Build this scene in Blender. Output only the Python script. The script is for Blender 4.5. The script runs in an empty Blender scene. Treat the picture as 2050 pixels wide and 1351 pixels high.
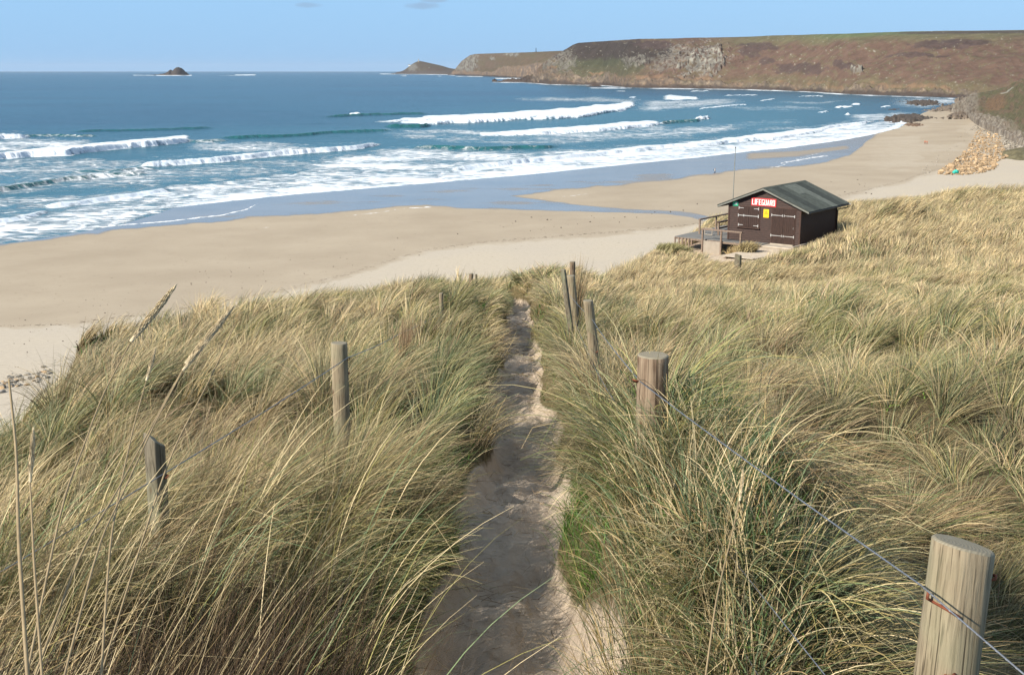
import bpy, math, random
import numpy as np
from math import radians as R
rng = np.random.default_rng(7)
random.seed(7)
SC = bpy.context.scene
COL = SC.collection
# ------------------------------------------------------------------ camera model (photo pixel units, 2050 wide)
F, CX, CY, HOR = 2300.0, 1025.0, 675.5, 141.5
PIT = math.atan((CY - HOR) / F)
CP, SP = math.cos(PIT), math.sin(PIT)
SEA = -30.0
def ray(px, py):
    u = (np.asarray(px, float) - CX) / F
    v = -(np.asarray(py, float) - CY) / F
    return u, CP + SP * v, -SP + CP * v
def at_z(px, py, z):
    u, y, w = ray(px, py); t = z / w
    return u * t, y * t
def at_d(px, py, d):
    u, y, w = ray(px, py)
    return (float(u * d), float(y * d), float(w * d))
def proj(x, y, z):
    d = CP * y - SP * z
    return CX + F * x / d, CY - F * (SP * y + CP * z) / d
# ------------------------------------------------------------------ numpy noise
def _h(ix, iy, seed):
    n = (ix.astype(np.int64) * 374761393 + iy.astype(np.int64) * 668265263 + seed * 974634777) & 0xffffffff
    n = ((n ^ (n >> 13)) * 1274126177) & 0xffffffff
    n = (n ^ (n >> 16)) & 0xffffffff
    return n / 4294967295.0
def vn(x, y, seed=0):
    ix, iy = np.floor(x), np.floor(y)
    fx, fy = x - ix, y - iy
    fx = fx * fx * (3 - 2 * fx); fy = fy * fy * (3 - 2 * fy)
    a, b = _h(ix, iy, seed), _h(ix + 1, iy, seed)
    c, d = _h(ix, iy + 1, seed), _h(ix + 1, iy + 1, seed)
    return (a + (b - a) * fx) * (1 - fy) + (c + (d - c) * fx) * fy
def fbm(x, y, o=4, seed=0, g=.5):
    s = 0; a = 1; t = 0
    for i in range(o):
        s = s + a * vn(x * 2 ** i + 17.3 * i, y * 2 ** i - 9.1 * i, seed + i); t += a; a *= g
    return s / t
def ridge(x, y, o=4, seed=0):
    s = 0; a = 1; t = 0
    for i in range(o):
        s = s + a * (1 - np.abs(2 * vn(x * 2 ** i + 5.3 * i, y * 2 ** i, seed + i) - 1)); t += a; a *= .5
    return s / t
def ss(a, b, x):
    t = np.clip((x - a) / (b - a), 0, 1)
    return t * t * (3 - 2 * t)
def pl(pts, x):
    return np.interp(x, [p[0] for p in pts], [p[1] for p in pts])
# ------------------------------------------------------------------ object helpers
def tag(o, label=None, cat=None, group=None, kind=None):
    if label: o['label'] = label
    if cat: o['category'] = cat
    if group: o['group'] = group
    if kind: o['kind'] = kind
    return o
def empty(name, loc=(0, 0, 0), rz=0):
    o = bpy.data.objects.new(name, None); COL.objects.link(o)
    o.location = loc; o.rotation_euler = (0, 0, rz); o.empty_display_size = .2
    return o
def link(name, me, mat=None, parent=None):
    o = bpy.data.objects.new(name, me); COL.objects.link(o)
    if mat:
        for m in (mat if isinstance(mat, (list, tuple)) else [mat]): me.materials.append(m)
    if parent: o.parent = parent
    return o
def npmesh(name, V, Q, smooth=True, colors=None, attrs=None):
    me = bpy.data.meshes.new(name)
    V = np.ascontiguousarray(V, np.float32).reshape(-1, 3); Q = np.ascontiguousarray(Q, np.int32)
    n = Q.shape[1]
    me.vertices.add(len(V)); me.vertices.foreach_set('co', V.ravel())
    me.loops.add(Q.size); me.loops.foreach_set('vertex_index', Q.ravel())
    me.polygons.add(len(Q))
    me.polygons.foreach_set('loop_start', np.arange(0, Q.size, n, dtype=np.int32))
    if smooth: me.polygons.foreach_set('use_smooth', np.ones(len(Q), bool))
    me.update(calc_edges=True)
    if colors is not None:
        c = np.ones((len(V), 4), np.float32); c[:, :3] = np.asarray(colors).reshape(-1, 3)
        a = me.color_attributes.new('Col', 'FLOAT_COLOR', 'POINT'); a.data.foreach_set('color', c.ravel())
    for k, v in (attrs or {}).items():
        a = me.attributes.new(k, 'FLOAT', 'POINT'); a.data.foreach_set('value', np.ascontiguousarray(v, np.float32).ravel())
    return me
def gridq(nr, nc):
    i = np.arange(nr * nc).reshape(nr, nc)
    return np.stack([i[:-1, :-1], i[:-1, 1:], i[1:, 1:], i[1:, :-1]], -1).reshape(-1, 4)
class MB:
    """collects polygons, becomes ONE mesh object"""
    def __init__(s): s.v = []; s.f = []; s.m = []
    def poly(s, pts, m=0):
        k = len(s.v); s.v += [tuple(p) for p in pts]; s.f.append(tuple(range(k, k + len(pts)))); s.m.append(m)
    def box(s, x0, x1, y0, y1, z0, z1, m=0):
        c = [(x0, y0, z0), (x1, y0, z0), (x1, y1, z0), (x0, y1, z0), (x0, y0, z1), (x1, y0, z1), (x1, y1, z1), (x0, y1, z1)]
        s.hexa(c, m)
    def hexa(s, c, m=0):
        k = len(s.v); s.v += [tuple(p) for p in c]
        for f in ((0, 3, 2, 1), (4, 5, 6, 7), (0, 1, 5, 4), (1, 2, 6, 5), (2, 3, 7, 6), (3, 0, 4, 7)):
            s.f.append(tuple(k + i for i in f)); s.m.append(m)
    def prism(s, pts, d, m=0):
        n = len(pts); k = len(s.v)
        s.v += [tuple(p) for p in pts] + [tuple(np.add(p, d)) for p in pts]
        s.f.append(tuple(range(k, k + n))); s.m.append(m)
        s.f.append(tuple(range(k + 2 * n - 1, k + n - 1, -1))); s.m.append(m)
        for i in range(n):
            j = (i + 1) % n; s.f.append((k + i, k + n + i, k + n + j, k + j)); s.m.append(m)
    def tube(s, pts, r, n=8, m=0, cap=True):
        pts = [np.array(p, float) for p in pts]; k = len(s.v)
        rr = r if hasattr(r, '__len__') else [r] * len(pts)
        up = np.array([0, 0, 1.]) 
        for i, p in enumerate(pts):
            t = pts[min(i + 1, len(pts) - 1)] - pts[max(i - 1, 0)]; t = t / (np.linalg.norm(t) + 1e-12)
            a = np.cross(t, up if abs(t[2]) < .95 else np.array([1., 0, 0])); a /= np.linalg.norm(a); b = np.cross(t, a)
            for j in range(n):
                th = 2 * math.pi * j / n
                s.v.append(tuple(p + rr[i] * (a * math.cos(th) + b * math.sin(th))))
        for i in range(len(pts) - 1):
            for j in range(n):
                q = (j + 1) % n
                s.f.append((k + i * n + j, k + i * n + q, k + (i + 1) * n + q, k + (i + 1) * n + j)); s.m.append(m)
        if cap:
            s.f.append(tuple(range(k + n - 1, k - 1, -1))); s.m.append(m)
            e = k + (len(pts) - 1) * n; s.f.append(tuple(range(e, e + n))); s.m.append(m)
    def build(s, name, mat, parent=None, smooth=False, bevel=0):
        me = bpy.data.meshes.new(name); me.from_pydata(s.v, [], s.f)
        me.polygons.foreach_set('material_index', s.m)
        if smooth: me.polygons.foreach_set('use_smooth', [True] * len(s.f))
        me.update()
        o = link(name, me, mat, parent)
        if bevel:
            b = o.modifiers.new('bevel', 'BEVEL'); b.width = bevel; b.segments = 2; b.limit_method = 'ANGLE'
        return o
# ------------------------------------------------------------------ materials
def newmat(name):
    m = bpy.data.materials.new(name); m.use_nodes = True
    nt = m.node_tree; nt.nodes.clear()
    out = nt.nodes.new('ShaderNodeOutputMaterial'); p = nt.nodes.new('ShaderNodeBsdfPrincipled')
    nt.links.new(p.outputs[0], out.inputs[0])
    return m, nt, p, out
def N(nt, t, **kw):
    n = nt.nodes.new(t)
    for k, v in kw.items():
        if k.startswith('i_'):
            key = k[2:]; key = int(key) if key.isdigit() else key.replace('_', ' ')
            s = n.inputs[key]
            if hasattr(v, 'is_linked') or isinstance(v, bpy.types.NodeSocket): nt.links.new(v, s)
            else: s.default_value = v
        else: setattr(n, k, v)
    return n
def noise(nt, scale, detail=4, rough=.55, coord=None, stretch=None, dist=0):
    if coord is None: coord = N(nt, 'ShaderNodeTexCoord').outputs['Object']
    if stretch: coord = N(nt, 'ShaderNodeMapping', i_Vector=coord, i_Scale=stretch).outputs[0]
    return N(nt, 'ShaderNodeTexNoise', i_Vector=coord, i_Scale=scale, i_Detail=detail, i_Roughness=rough, i_Distortion=dist).outputs[0]
def mr(nt, v, a, b, c=0., d=1., smooth=False):
    n = N(nt, 'ShaderNodeMapRange', i_Value=v, i_1=a, i_2=b, i_3=c, i_4=d)
    if smooth: n.interpolation_type = 'SMOOTHSTEP'
    return n.outputs[0]
def mix(nt, f, a, b, mode='MIX'):
    n = nt.nodes.new('ShaderNodeMix'); n.data_type = 'RGBA'; n.blend_type = mode
    for s, v in ((n.inputs[0], f), (n.inputs[6], a), (n.inputs[7], b)):
        if isinstance(v, bpy.types.NodeSocket): nt.links.new(v, s)
        elif isinstance(v, (tuple, list)): s.default_value = (*v[:3], 1)
        else: s.default_value = v
    return n.outputs[2]
def mth(nt, op, a, b=0.):
    n = nt.nodes.new('ShaderNodeMath'); n.operation = op
    for s, v in ((n.inputs[0], a), (n.inputs[1], b)):
        if isinstance(v, bpy.types.NodeSocket): nt.links.new(v, s)
        else: s.default_value = v
    return n.outputs[0]
def attr(nt, name, out='Fac'):
    return N(nt, 'ShaderNodeAttribute', attribute_name=name).outputs[out]
def bump(nt, p, h, strength=.5, dist=.01):
    b = N(nt, 'ShaderNodeBump', i_Strength=strength, i_Distance=dist, i_Height=h)
    nt.links.new(b.outputs[0], p.inputs['Normal'])
def setc(nt, p, c, rough=.8, spec=.3):
    if isinstance(c, bpy.types.NodeSocket): nt.links.new(c, p.inputs['Base Color'])
    else: p.inputs['Base Color'].default_value = (*c[:3], 1)
    if isinstance(rough, bpy.types.NodeSocket): nt.links.new(rough, p.inputs['Roughness'])
    else: p.inputs['Roughness'].default_value = rough
    p.inputs['Specular IOR Level'].default_value = spec
def simple(name, c, rough=.7, var=.25, scale=6., metal=0, spec=.3, stretch=None, bmp=0, bdist=.004):
    m, nt, p, o = newmat(name)
    n = noise(nt, scale, 5, .6, stretch=stretch)
    f = mr(nt, n, .3, .7)
    setc(nt, p, mix(nt, f, tuple(x * (1 - var) for x in c), tuple(min(1, x * (1 + var)) for x in c)), rough, spec)
    p.inputs['Metallic'].default_value = metal
    if bmp: bump(nt, p, n, bmp, bdist)
    return m
M = {}
M['stain'] = simple('dark_stained_boards', (.042, .022, .017), .66, .7, 3, stretch=(1.5, 1.5, 14), bmp=.3)
M['stain_door'] = simple('dark_stained_door', (.037, .019, .014), .6, .5, 3, stretch=(14, 14, 1.2), bmp=.3)
M['stain_trim'] = simple('dark_stained_trim', (.06, .032, .024), .6, .4, 5, stretch=(8, 8, 1))
M['felt'] = simple('roof_felt', (.085, .093, .08), .95, .25, 3.5, spec=.1, bmp=.3)
M['felt_pale'] = simple('pale_roof_felt', (.135, .145, .125), .95, .2, 3.0, spec=.1, bmp=.3)
M['felt_mid'] = simple('mid_roof_felt', (.10, .108, .095), .95, .2, 3.0, spec=.1, bmp=.3)
M['felt_dark'] = simple('dark_roof_felt', (.058, .064, .057), .95, .2, 3.0, spec=.1, bmp=.3)
M['fascia'] = simple('grey_fascia', (.17, .17, .15), .75, .25, 4)
M['galv'] = simple('galvanised_steel', (.47, .45, .43), .45, .15, 8, metal=.25, spec=.5)
M['white'] = simple('white_paint', (.78, .77, .74), .5, .08, 5)
M['red'] = simple('red_paint', (.62, .035, .04), .45, .1, 3)
M['green_sign'] = simple('green_sign', (.02, .30, .17), .45, .1, 3)
M['yellow'] = simple('yellow_sign', (.85, .55, .02), .45, .05, 3)
M['black'] = simple('black_paint', (.02, .02, .02), .5, .2, 3)
M['gutter'] = simple('dark_gutter', (.03, .032, .034), .4, .2, 3)
M['deck'] = simple('grey_deck_boards', (.17, .165, .155), .85, .35, 3, stretch=(.6, 12, 4), bmp=.3)
M['rail'] = simple('weathered_rail', (.20, .145, .11), .8, .3, 4, stretch=(3, 3, 3), bmp=.3)
M['ramp'] = simple('pale_planks', (.42, .36, .29), .9, .3, 2.2, stretch=(1, 6, 2), bmp=.3)
M['board_pale'] = simple('pale_block_panel', (.31, .265, .215), .9, .12, 3)
M['rust'] = simple('rusty_iron', (.20, .06, .03), .8, .45, 60, bmp=.3)
M['wire'] = simple('galvanised_wire', (.22, .23, .25), .42, .3, 40, metal=.6, spec=.5)
M['stone_o'] = simple('orange_granite', (.46, .33, .205), .9, .35, .9, bmp=.5, bdist=.05)
M['stone_g'] = simple('grey_granite', (.34, .31, .27), .9, .4, .8, bmp=.5, bdist=.05)
M['stone_s'] = simple('beach_stone_grey', (.30, .27, .24), .9, .4, 3, bmp=.4)
M['weed'] = simple('dry_seaweed', (.05, .04, .03), .9, .4, 3)
M['skin'] = simple('skin', (.45, .27, .19), .6, .08, 6)
M['cloth_white'] = simple('white_cloth', (.75, .75, .75), .8, .08, 6)
M['cloth_navy'] = simple('navy_cloth', (.03, .035, .06), .85, .2, 6)
M['cloth_orange'] = simple('rust_orange_cloth', (.42, .13, .07), .85, .15, 6)
M['cloth_brown'] = simple('brown_cloth', (.20, .08, .05), .85, .15, 6)
M['hair'] = simple('dark_hair', (.04, .025, .015), .6, .2, 6)
M['net'] = simple('turquoise_netting', (.04, .42, .34), .8, .35, 2, bmp=.4, bdist=.05)

def wood_post(name, base, dark, seed):
    m, nt, p, o = newmat(name)
    co = N(nt, 'ShaderNodeTexCoord').outputs['Object']
    co = N(nt, 'ShaderNodeMapping', i_Vector=co, i_Location=(seed, seed * 2, seed * 3)).outputs[0]
    g = noise(nt, 9, 6, .65, co, (6, 6, .5), .6)
    g2 = noise(nt, 22, 4, .6, co, (6, 6, .28))
    big = noise(nt, 5, 3, .5, co)
    c = mix(nt, mr(nt, g, .35, .65), dark, base)
    c = mix(nt, mr(nt, g2, .56, .68, 0, .8), c, tuple(x * .38 for x in dark))
    c = mix(nt, mr(nt, big, .5, .75, 0, .45), c, (.26, .28, .17))
    g3 = noise(nt, 16, 3, .5, co, (8, 8, .07))
    c = mix(nt, mr(nt, g3, .60, .635, 0, .85), c, tuple(x * .25 for x in dark))
    # knots
    vo = N(nt, 'ShaderNodeTexVoronoi', i_Vector=N(nt, 'ShaderNodeMapping', i_Vector=co, i_Scale=(1, 1, .55)).outputs[0], i_Scale=9.)
    c = mix(nt, mr(nt, vo.outputs['Distance'], .06, .13, .85, 0), c, (.10, .06, .035))
    setc(nt, p, c, .85, .2)
    h = mth(nt, 'ADD', g, mth(nt, 'MULTIPLY', g2, .6)); bump(nt, p, h, .7, .004)
    return m
def wood_top(name, base):
    m, nt, p, o = newmat(name)
    co = N(nt, 'ShaderNodeTexCoord').outputs['Object']
    mp = N(nt, 'ShaderNodeMapping', i_Vector=co, i_Scale=(1, 1, 0), i_Location=(.006, -.004, 0)).outputs[0]
    w = N(nt, 'ShaderNodeTexWave', i_Vector=mp, i_Scale=46., i_Distortion=4., i_Detail=3., i_Detail_Scale=1.5, wave_type='RINGS', rings_direction='Z').outputs['Fac']
    n = noise(nt, 35, 5, .6, co)
    c = mix(nt, mr(nt, w, .3, .9, 0, .4), base, tuple(x * .55 for x in base))
    c = mix(nt, mr(nt, n, .6, .72, 0, .45), c, (.36, .34, .29))
    setc(nt, p, c, .9, .2); bump(nt, p, mth(nt, 'ADD', mth(nt, 'MULTIPLY', w, .4), n), .35, .002)
    return m
M['post_a'] = wood_post('weathered_post_pale', (.32, .26, .175), (.19, .148, .095), 1.3)
M['post_b'] = wood_post('weathered_post_warm', (.30, .225, .155), (.13, .085, .055), 4.1)
M['post_c'] = wood_post('weathered_post_grey', (.22, .19, .14), (.09, .075, .05), 7.7)
M['post_top'] = wood_top('post_end_grain', (.25, .22, .16))

def m_grass(name):
    m, nt, p, out = newmat(name)
    c = attr(nt, 'Col', 'Color')
    nt.links.new(c, p.inputs['Base Color'])
    p.inputs['Roughness'].default_value = .5; p.inputs['Specular IOR Level'].default_value = .18
    t = N(nt, 'ShaderNodeBsdfTranslucent'); nt.links.new(c, t.inputs[0])
    mx = N(nt, 'ShaderNodeMixShader'); mx.inputs[0].default_value = .08
    nt.links.new(p.outputs[0], mx.inputs[1]); nt.links.new(t.outputs[0], mx.inputs[2])
    nt.links.new(mx.outputs[0], out.inputs[0])
    return m
M['grass'] = m_grass('marram_blades')

def m_dune():
    m, nt, p, out = newmat('dune_ground')
    co = N(nt, 'ShaderNodeNewGeometry').outputs['Position']
    s = attr(nt, 'sand')
    n1 = noise(nt, 3.5, 6, .65, co); n2 = noise(nt, 40, 5, .7, co); n3 = noise(nt, 9, 6, .7, co, (1, 1, .4), 1.0)
    thatch = mix(nt, mr(nt, n2, .3, .7), (.05, .042, .02), (.19, .145, .075))
    sand = mix(nt, mr(nt, n1, .3, .7), (.46, .365, .275), (.56, .455, .345))
    sand = mix(nt, mr(nt, n3, .54, .66, 0, .6), sand, (.27, .20, .14))
    sand = mix(nt, mr(nt, n2, .35, .7, 0, .35), sand, (.46, .37, .28))
    f = mr(nt, mth(nt, 'ADD', s, mth(nt, 'MULTIPLY', mth(nt, 'SUBTRACT', n3, .5), .7)), .35, .65, smooth=True)
    setc(nt, p, mix(nt, f, thatch, sand), .95, .15)
    bump(nt, p, mth(nt, 'ADD', mth(nt, 'MULTIPLY', n1, 1.), mth(nt, 'ADD', n3, mth(nt, 'MULTIPLY', n2, .35))), .8, .05)
    return m
M['dune'] = m_dune()

def m_beach():
    m, nt, p, out = newmat('beach_sand')
    co = N(nt, 'ShaderNodeNewGeometry').outputs['Position']
    wet, dry, foam, weed = attr(nt, 'wet'), attr(nt, 'dry'), attr(nt, 'foam'), attr(nt, 'weed')
    n1 = noise(nt, .05, 6, .6, co, (1, 1, 0)); n2 = noise(nt, 1.6, 6, .7, co, (1, 1, 0)); n3 = noise(nt, .35, 8, .65, co, (1, 1, 0), .6)
    dr = mix(nt, mr(nt, n2, .3, .7), (.43, .37, .292), (.51, .445, .352))
    dr = mix(nt, mr(nt, n1, .4, .65, 0, .5), dr, (.43, .38, .32))
    da = mix(nt, mr(nt, n1, .35, .65), (.345, .284, .212), (.40, .334, .252))
    da = mix(nt, mr(nt, n3, .6, .74, 0, .3), da, (.22, .175, .125))
    fd = mr(nt, mth(nt, 'ADD', dry, mth(nt, 'MULTIPLY', mth(nt, 'SUBTRACT', n3, .5), .5)), .25, .75, smooth=True)
    c = mix(nt, fd, da, dr)
    fw = mr(nt, mth(nt, 'ADD', wet, mth(nt, 'MULTIPLY', mth(nt, 'SUBTRACT', n3, .5), .35)), .15, .95, smooth=True)
    c = mix(nt, fw, c, mix(nt, mr(nt, n1, .35, .65), (.215, .19, .165), (.16, .145, .13)))
    sp = noise(nt, 1.1, 3, .8, co, (1, 1, 0))
    c = mix(nt, mr(nt, mth(nt, 'MULTIPLY', sp, weed), .60, .66, 0, .8), c, (.10, .075, .05))
    fn = noise(nt, .5, 8, .7, co, (1, 1, 0), .4)
    ff = mr(nt, mth(nt, 'ADD', foam, mth(nt, 'MULTIPLY', mth(nt, 'SUBTRACT', fn, .5), 2.)), .8, 1.05, smooth=True)
    c = mix(nt, ff, c, (.8, .8, .8))
    rough = mth(nt, 'MAXIMUM', mr(nt, fw, 0, 1, .95, .16), mth(nt, 'MULTIPLY', ff, .9))
    setc(nt, p, c, rough, .4)
    p.inputs['IOR'].default_value = 1.35
    sl = mr(nt, fw, 0, 1, .08, .34); nt.links.new(sl, p.inputs['Specular IOR Level'])
    hb = mth(nt, 'MULTIPLY', mth(nt, 'ADD', n2, noise(nt, 6, 4, .7, co, (1, 1, 0))), mr(nt, fw, 0, 1, 1, .02))
    bump(nt, p, hb, .6, .05)
    return m
M['beach'] = m_beach()

def m_sea():
    m, nt, p, out = newmat('sea_water')
    co = N(nt, 'ShaderNodeNewGeometry').outputs['Position']
    foam, teal = attr(nt, 'foam'), attr(nt, 'teal')
    a = noise(nt, .33, 9, .68, co, (.6, 1, .6), .5)
    b = noise(nt, .05, 5, .6, co, (.5, 1, 0), .4)
    vo = N(nt, 'ShaderNodeTexVoronoi', i_Vector=N(nt, 'ShaderNodeMapping', i_Vector=mix(nt, .06, co, N(nt, 'ShaderNodeTexNoise', i_Vector=co, i_Scale=.2, i_Detail=3.).outputs['Color'], 'ADD'), i_Scale=(.55, 1, 1)).outputs[0], i_Scale=.28, feature='DISTANCE_TO_EDGE').outputs['Distance']
    nn = mth(nt, 'ADD', mth(nt, 'MULTIPLY', mth(nt, 'SUBTRACT', a, .5), 2.3), mth(nt, 'ADD', mth(nt, 'MULTIPLY', mth(nt, 'SUBTRACT', b, .5), 1.2), mr(nt, vo, 0, .12, .22, -.05)))
    ff = mr(nt, mth(nt, 'ADD', foam, mth(nt, 'MULTIPLY', nn, mr(nt, foam, 0, .12, 0, .75))), .34, .82, smooth=True)
    wind = noise(nt, .0035, 5, .6, co, (.45, 1, 0), .6)
    water = mix(nt, mr(nt, wind, .35, .65), (.005, .049, .093), (.009, .076, .125))
    shallow = attr(nt, 'shallow')
    water = mix(nt, shallow, water, (.03, .125, .165))
    water = mix(nt, mr(nt, foam, .1, .8, 0, .7), water, (.10, .235, .32))
    water = mix(nt, teal, water, (.012, .105, .10))
    c = mix(nt, ff, water, mix(nt, mr(nt, nn, -.35, .35), (.50, .58, .66), (.82, .84, .86)))
    setc(nt, p, c, mr(nt, ff, 0, 1, .25, .8), .22); p.inputs['IOR'].default_value = 1.33
    far = attr(nt, 'far')
    h = mth(nt, 'ADD', mth(nt, 'MULTIPLY', noise(nt, .12, 6, .65, co, (.5, 1, 0), .3), 2.2), mth(nt, 'MULTIPLY', a, .6))
    h = mth(nt, 'ADD', h, mth(nt, 'MULTIPLY', noise(nt, .018, 3, .6, co, (.35, 1, 0), .3), mth(nt, 'MULTIPLY', far, 9.)))
    bump(nt, p, mth(nt, 'MULTIPLY', h, mr(nt, ff, 0, 1, 1., .3)), .85, 1.0)
    return m
M['sea'] = m_sea()

def m_land(name, sc=.05, bd=3., st=.8):
    m, nt, p, out = newmat(name)
    co = N(nt, 'ShaderNodeNewGeometry').outputs['Position']
    c = attr(nt, 'Col', 'Color'); rk = attr(nt, 'rock')
    n = noise(nt, sc, 7, .7, co); v = N(nt, 'ShaderNodeTexVoronoi', i_Vector=co, i_Scale=sc * 1.6).outputs['Distance']
    c2 = mix(nt, 1., c, mix(nt, mr(nt, n, .3, .7), (.75, .75, .75), (1.25, 1.25, 1.25)), 'MULTIPLY')
    c2 = mix(nt, mth(nt, 'MULTIPLY', rk, mr(nt, v, .25, .6, 0, .6)), c2, (.07, .06, .055))
    setc(nt, p, c2, .95, .1)
    bump(nt, p, mth(nt, 'ADD', n, mth(nt, 'MULTIPLY', v, rk)), st, bd)
    return m
M['land'] = m_land('heather_and_granite')
M['land_near'] = m_land('cliff_grass_and_scree', .25, .8)
M['reef'] = m_land('reef_rock', .35, .8, .9)

# ------------------------------------------------------------------ world, sun, camera
SUN_AZ = R(236)      # compass, camera looks along 0
SUN_EL = R(33)
w = bpy.data.worlds.new('World'); SC.world = w; w.use_nodes = True
nt = w.node_tree; bg = nt.nodes['Background']
sky = nt.nodes.new('ShaderNodeTexSky'); sky.sky_type = 'NISHITA'; sky.sun_disc = False
sky.sun_elevation = SUN_EL; sky.sun_rotation = SUN_AZ
sky.air_density = 1.0; sky.dust_density = .35; sky.ozone_density = 2.2; sky.altitude = 20
tc = N(nt, 'ShaderNodeTexCoord').outputs['Generated']
sepw = N(nt, 'ShaderNodeSeparateXYZ', i_0=tc)
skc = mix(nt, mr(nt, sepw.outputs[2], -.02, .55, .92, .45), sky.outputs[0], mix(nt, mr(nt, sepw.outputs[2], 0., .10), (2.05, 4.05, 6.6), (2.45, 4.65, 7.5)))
def wisp(px, py, sx, sy, rot, f, col):
    """a faint far-off cloud streak at a direction of the sky"""
    global skc
    u, y, z = [float(q) for q in ray(px, py)]; az = math.atan2(u, y); el = math.atan2(z, math.hypot(u, y))
    sep = N(nt, 'ShaderNodeSeparateXYZ', i_0=tc)
    a = mth(nt, 'SUBTRACT', mth(nt, 'ARCTAN2', sep.outputs[0], sep.outputs[1]), az)
    e = mth(nt, 'SUBTRACT', mth(nt, 'ARCSINE', sep.outputs[2]), el)
    ns = N(nt, 'ShaderNodeTexNoise', i_Vector=tc, i_Scale=60., i_Detail=5.).outputs[0]
    d = mth(nt, 'ADD', mth(nt, 'POWER', mth(nt, 'ABSOLUTE', mth(nt, 'DIVIDE', a, sx)), 2.), mth(nt, 'POWER', mth(nt, 'ABSOLUTE', mth(nt, 'DIVIDE', e, sy)), 2.))
    k = mr(nt, mth(nt, 'ADD', d, mth(nt, 'MULTIPLY', mth(nt, 'SUBTRACT', ns, .5), 3.)), 0, 1.2, f, 0, True)
    skc = mix(nt, k, skc, col)
for a in ((617, 11, .012, .0022, 0, .35, (2.1, 2.6, 3.6)), (852, 13, .018, .0028, 0, .4, (2.1, 2.6, 3.6)), (872, 2, .012, .0018, 0, .4, (2.3, 2.8, 3.8))): wisp(*a)
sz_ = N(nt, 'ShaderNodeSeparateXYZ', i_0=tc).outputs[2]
skc = mix(nt, mr(nt, sz_, .14, .5, 0, .75, True), skc, (3.3, 3.9, 4.7))  # paler sky added overhead, out of view, so shade turns less blue
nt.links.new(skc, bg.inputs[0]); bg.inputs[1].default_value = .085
sd = bpy.data.lights.new('sun', 'SUN'); sd.energy = 4.6; sd.angle = R(.53); sd.color = (1, .925, .80)
so = bpy.data.objects.new('sun', sd); COL.objects.link(so)
so.rotation_euler = (math.pi / 2 - SUN_EL, 0, math.pi - SUN_AZ)
from mathutils import Vector
sv = Vector((math.sin(SUN_AZ) * math.cos(SUN_EL), math.cos(SUN_AZ) * math.cos(SUN_EL), math.sin(SUN_EL)))
so.rotation_euler = sv.to_track_quat('Z', 'Y').to_euler()
so.location = (-20, -20, 40)
cd = bpy.data.cameras.new('camera'); cd.sensor_width = 36; cd.lens = 36 * F / 2050; cd.clip_start = .05; cd.clip_end = 120000
cam = bpy.data.objects.new('camera', cd); COL.objects.link(cam)
cam.rotation_euler = (math.pi / 2 - PIT, 0, 0); SC.camera = cam
SC.view_settings.view_transform = 'Standard'; SC.view_settings.look = 'None'
SC.view_settings.exposure = .68; SC.view_settings.gamma = 1
SC.cycles.max_bounces = 6; SC.cycles.diffuse_bounces = 2; SC.cycles.glossy_bounces = 2; SC.cycles.transmission_bounces = 3; SC.cycles.volume_bounces = 0
SC.cycles.transparent_max_bounces = 8

# ------------------------------------------------------------------ shoreline & beach height
WL = [(-400, 545), (-200, 520), (0, 488), (82, 477), (232, 451), (307, 429), (341, 416), (444, 404), (580, 390), (700, 380), (856, 367), (1051, 350), (1285, 326),
      (1402, 315), (1500, 303), (1567, 297), (1684, 281), (1743, 270), (1800, 256), (1822, 240), (1850, 224), (1905, 213), (1936, 201), (1990, 198), (2300, 196)]
_wx = np.arange(-400, 2301, 12.)
_wX, _wY = at_z(_wx, pl(WL, _wx), SEA)
def shore(X, Y):
    px, py = proj(X, Y, SEA)
    sgn = np.where(py > pl(WL, px), 1., -1.)
    best = np.full(X.shape, 1e12)
    for i in range(len(_wX) - 1):
        ax, ay, bx, by = _wX[i], _wY[i], _wX[i + 1], _wY[i + 1]
        dx, dy = bx - ax, by - ay
        t = np.clip(((X - ax) * dx + (Y - ay) * dy) / (dx * dx + dy * dy), 0, 1)
        q = (X - ax - t * dx) ** 2 + (Y - ay - t * dy) ** 2
        np.minimum(best, q, out=best)
    return sgn * np.sqrt(best)
def beach_z(X, Y, s=None):
    if s is None: s = shore(X, Y)
    z = SEA + .017 * s + .5 * ss(60, 200, s)
    return np.maximum(z, SEA - 6) + .06 * (fbm(X / 25, Y / 25, 3, 5) - .5) * ss(5, 40, s)
def beach_at(px, py):
    px = np.asarray(px, float); py = np.asarray(py, float); z = np.full(px.shape, SEA + .5)
    for _ in range(5):
        X, Y = at_z(px, py, z); z = beach_z(X, Y)
    return X, Y, z

# beach sheet
pxs = np.linspace(-220, 2330, 860)
pys = np.concatenate([np.linspace(188, 480, 330), np.linspace(481, 780, 170), np.linspace(785, 1500, 60)])
PX, PY = np.meshgrid(pxs, pys)
X, Y, Zb = beach_at(PX, PY)
def blob(px, py, cx, cy, rx, ry, rot=0):
    c, s = math.cos(rot), math.sin(rot); a = (px - cx) * c + (py - cy) * s; b = -(px - cx) * s + (py - cy) * c
    return np.sqrt((a / rx) ** 2 + (b / ry) ** 2)
def band(px, py, top, bot, x0, x1, fe=3., fx=20.):
    t, b = pl(top, px), pl(bot, px)
    return ss(-fe, fe, py - t) * ss(-fe, fe, b - py) * ss(x0 - fx * .5, x0 + fx * .5, px) * ss(x1 + fx * .5, x1 - fx * .5, px)
wob = (fbm(PX / 40, PY / 9, 4, 31) - .5)
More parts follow.
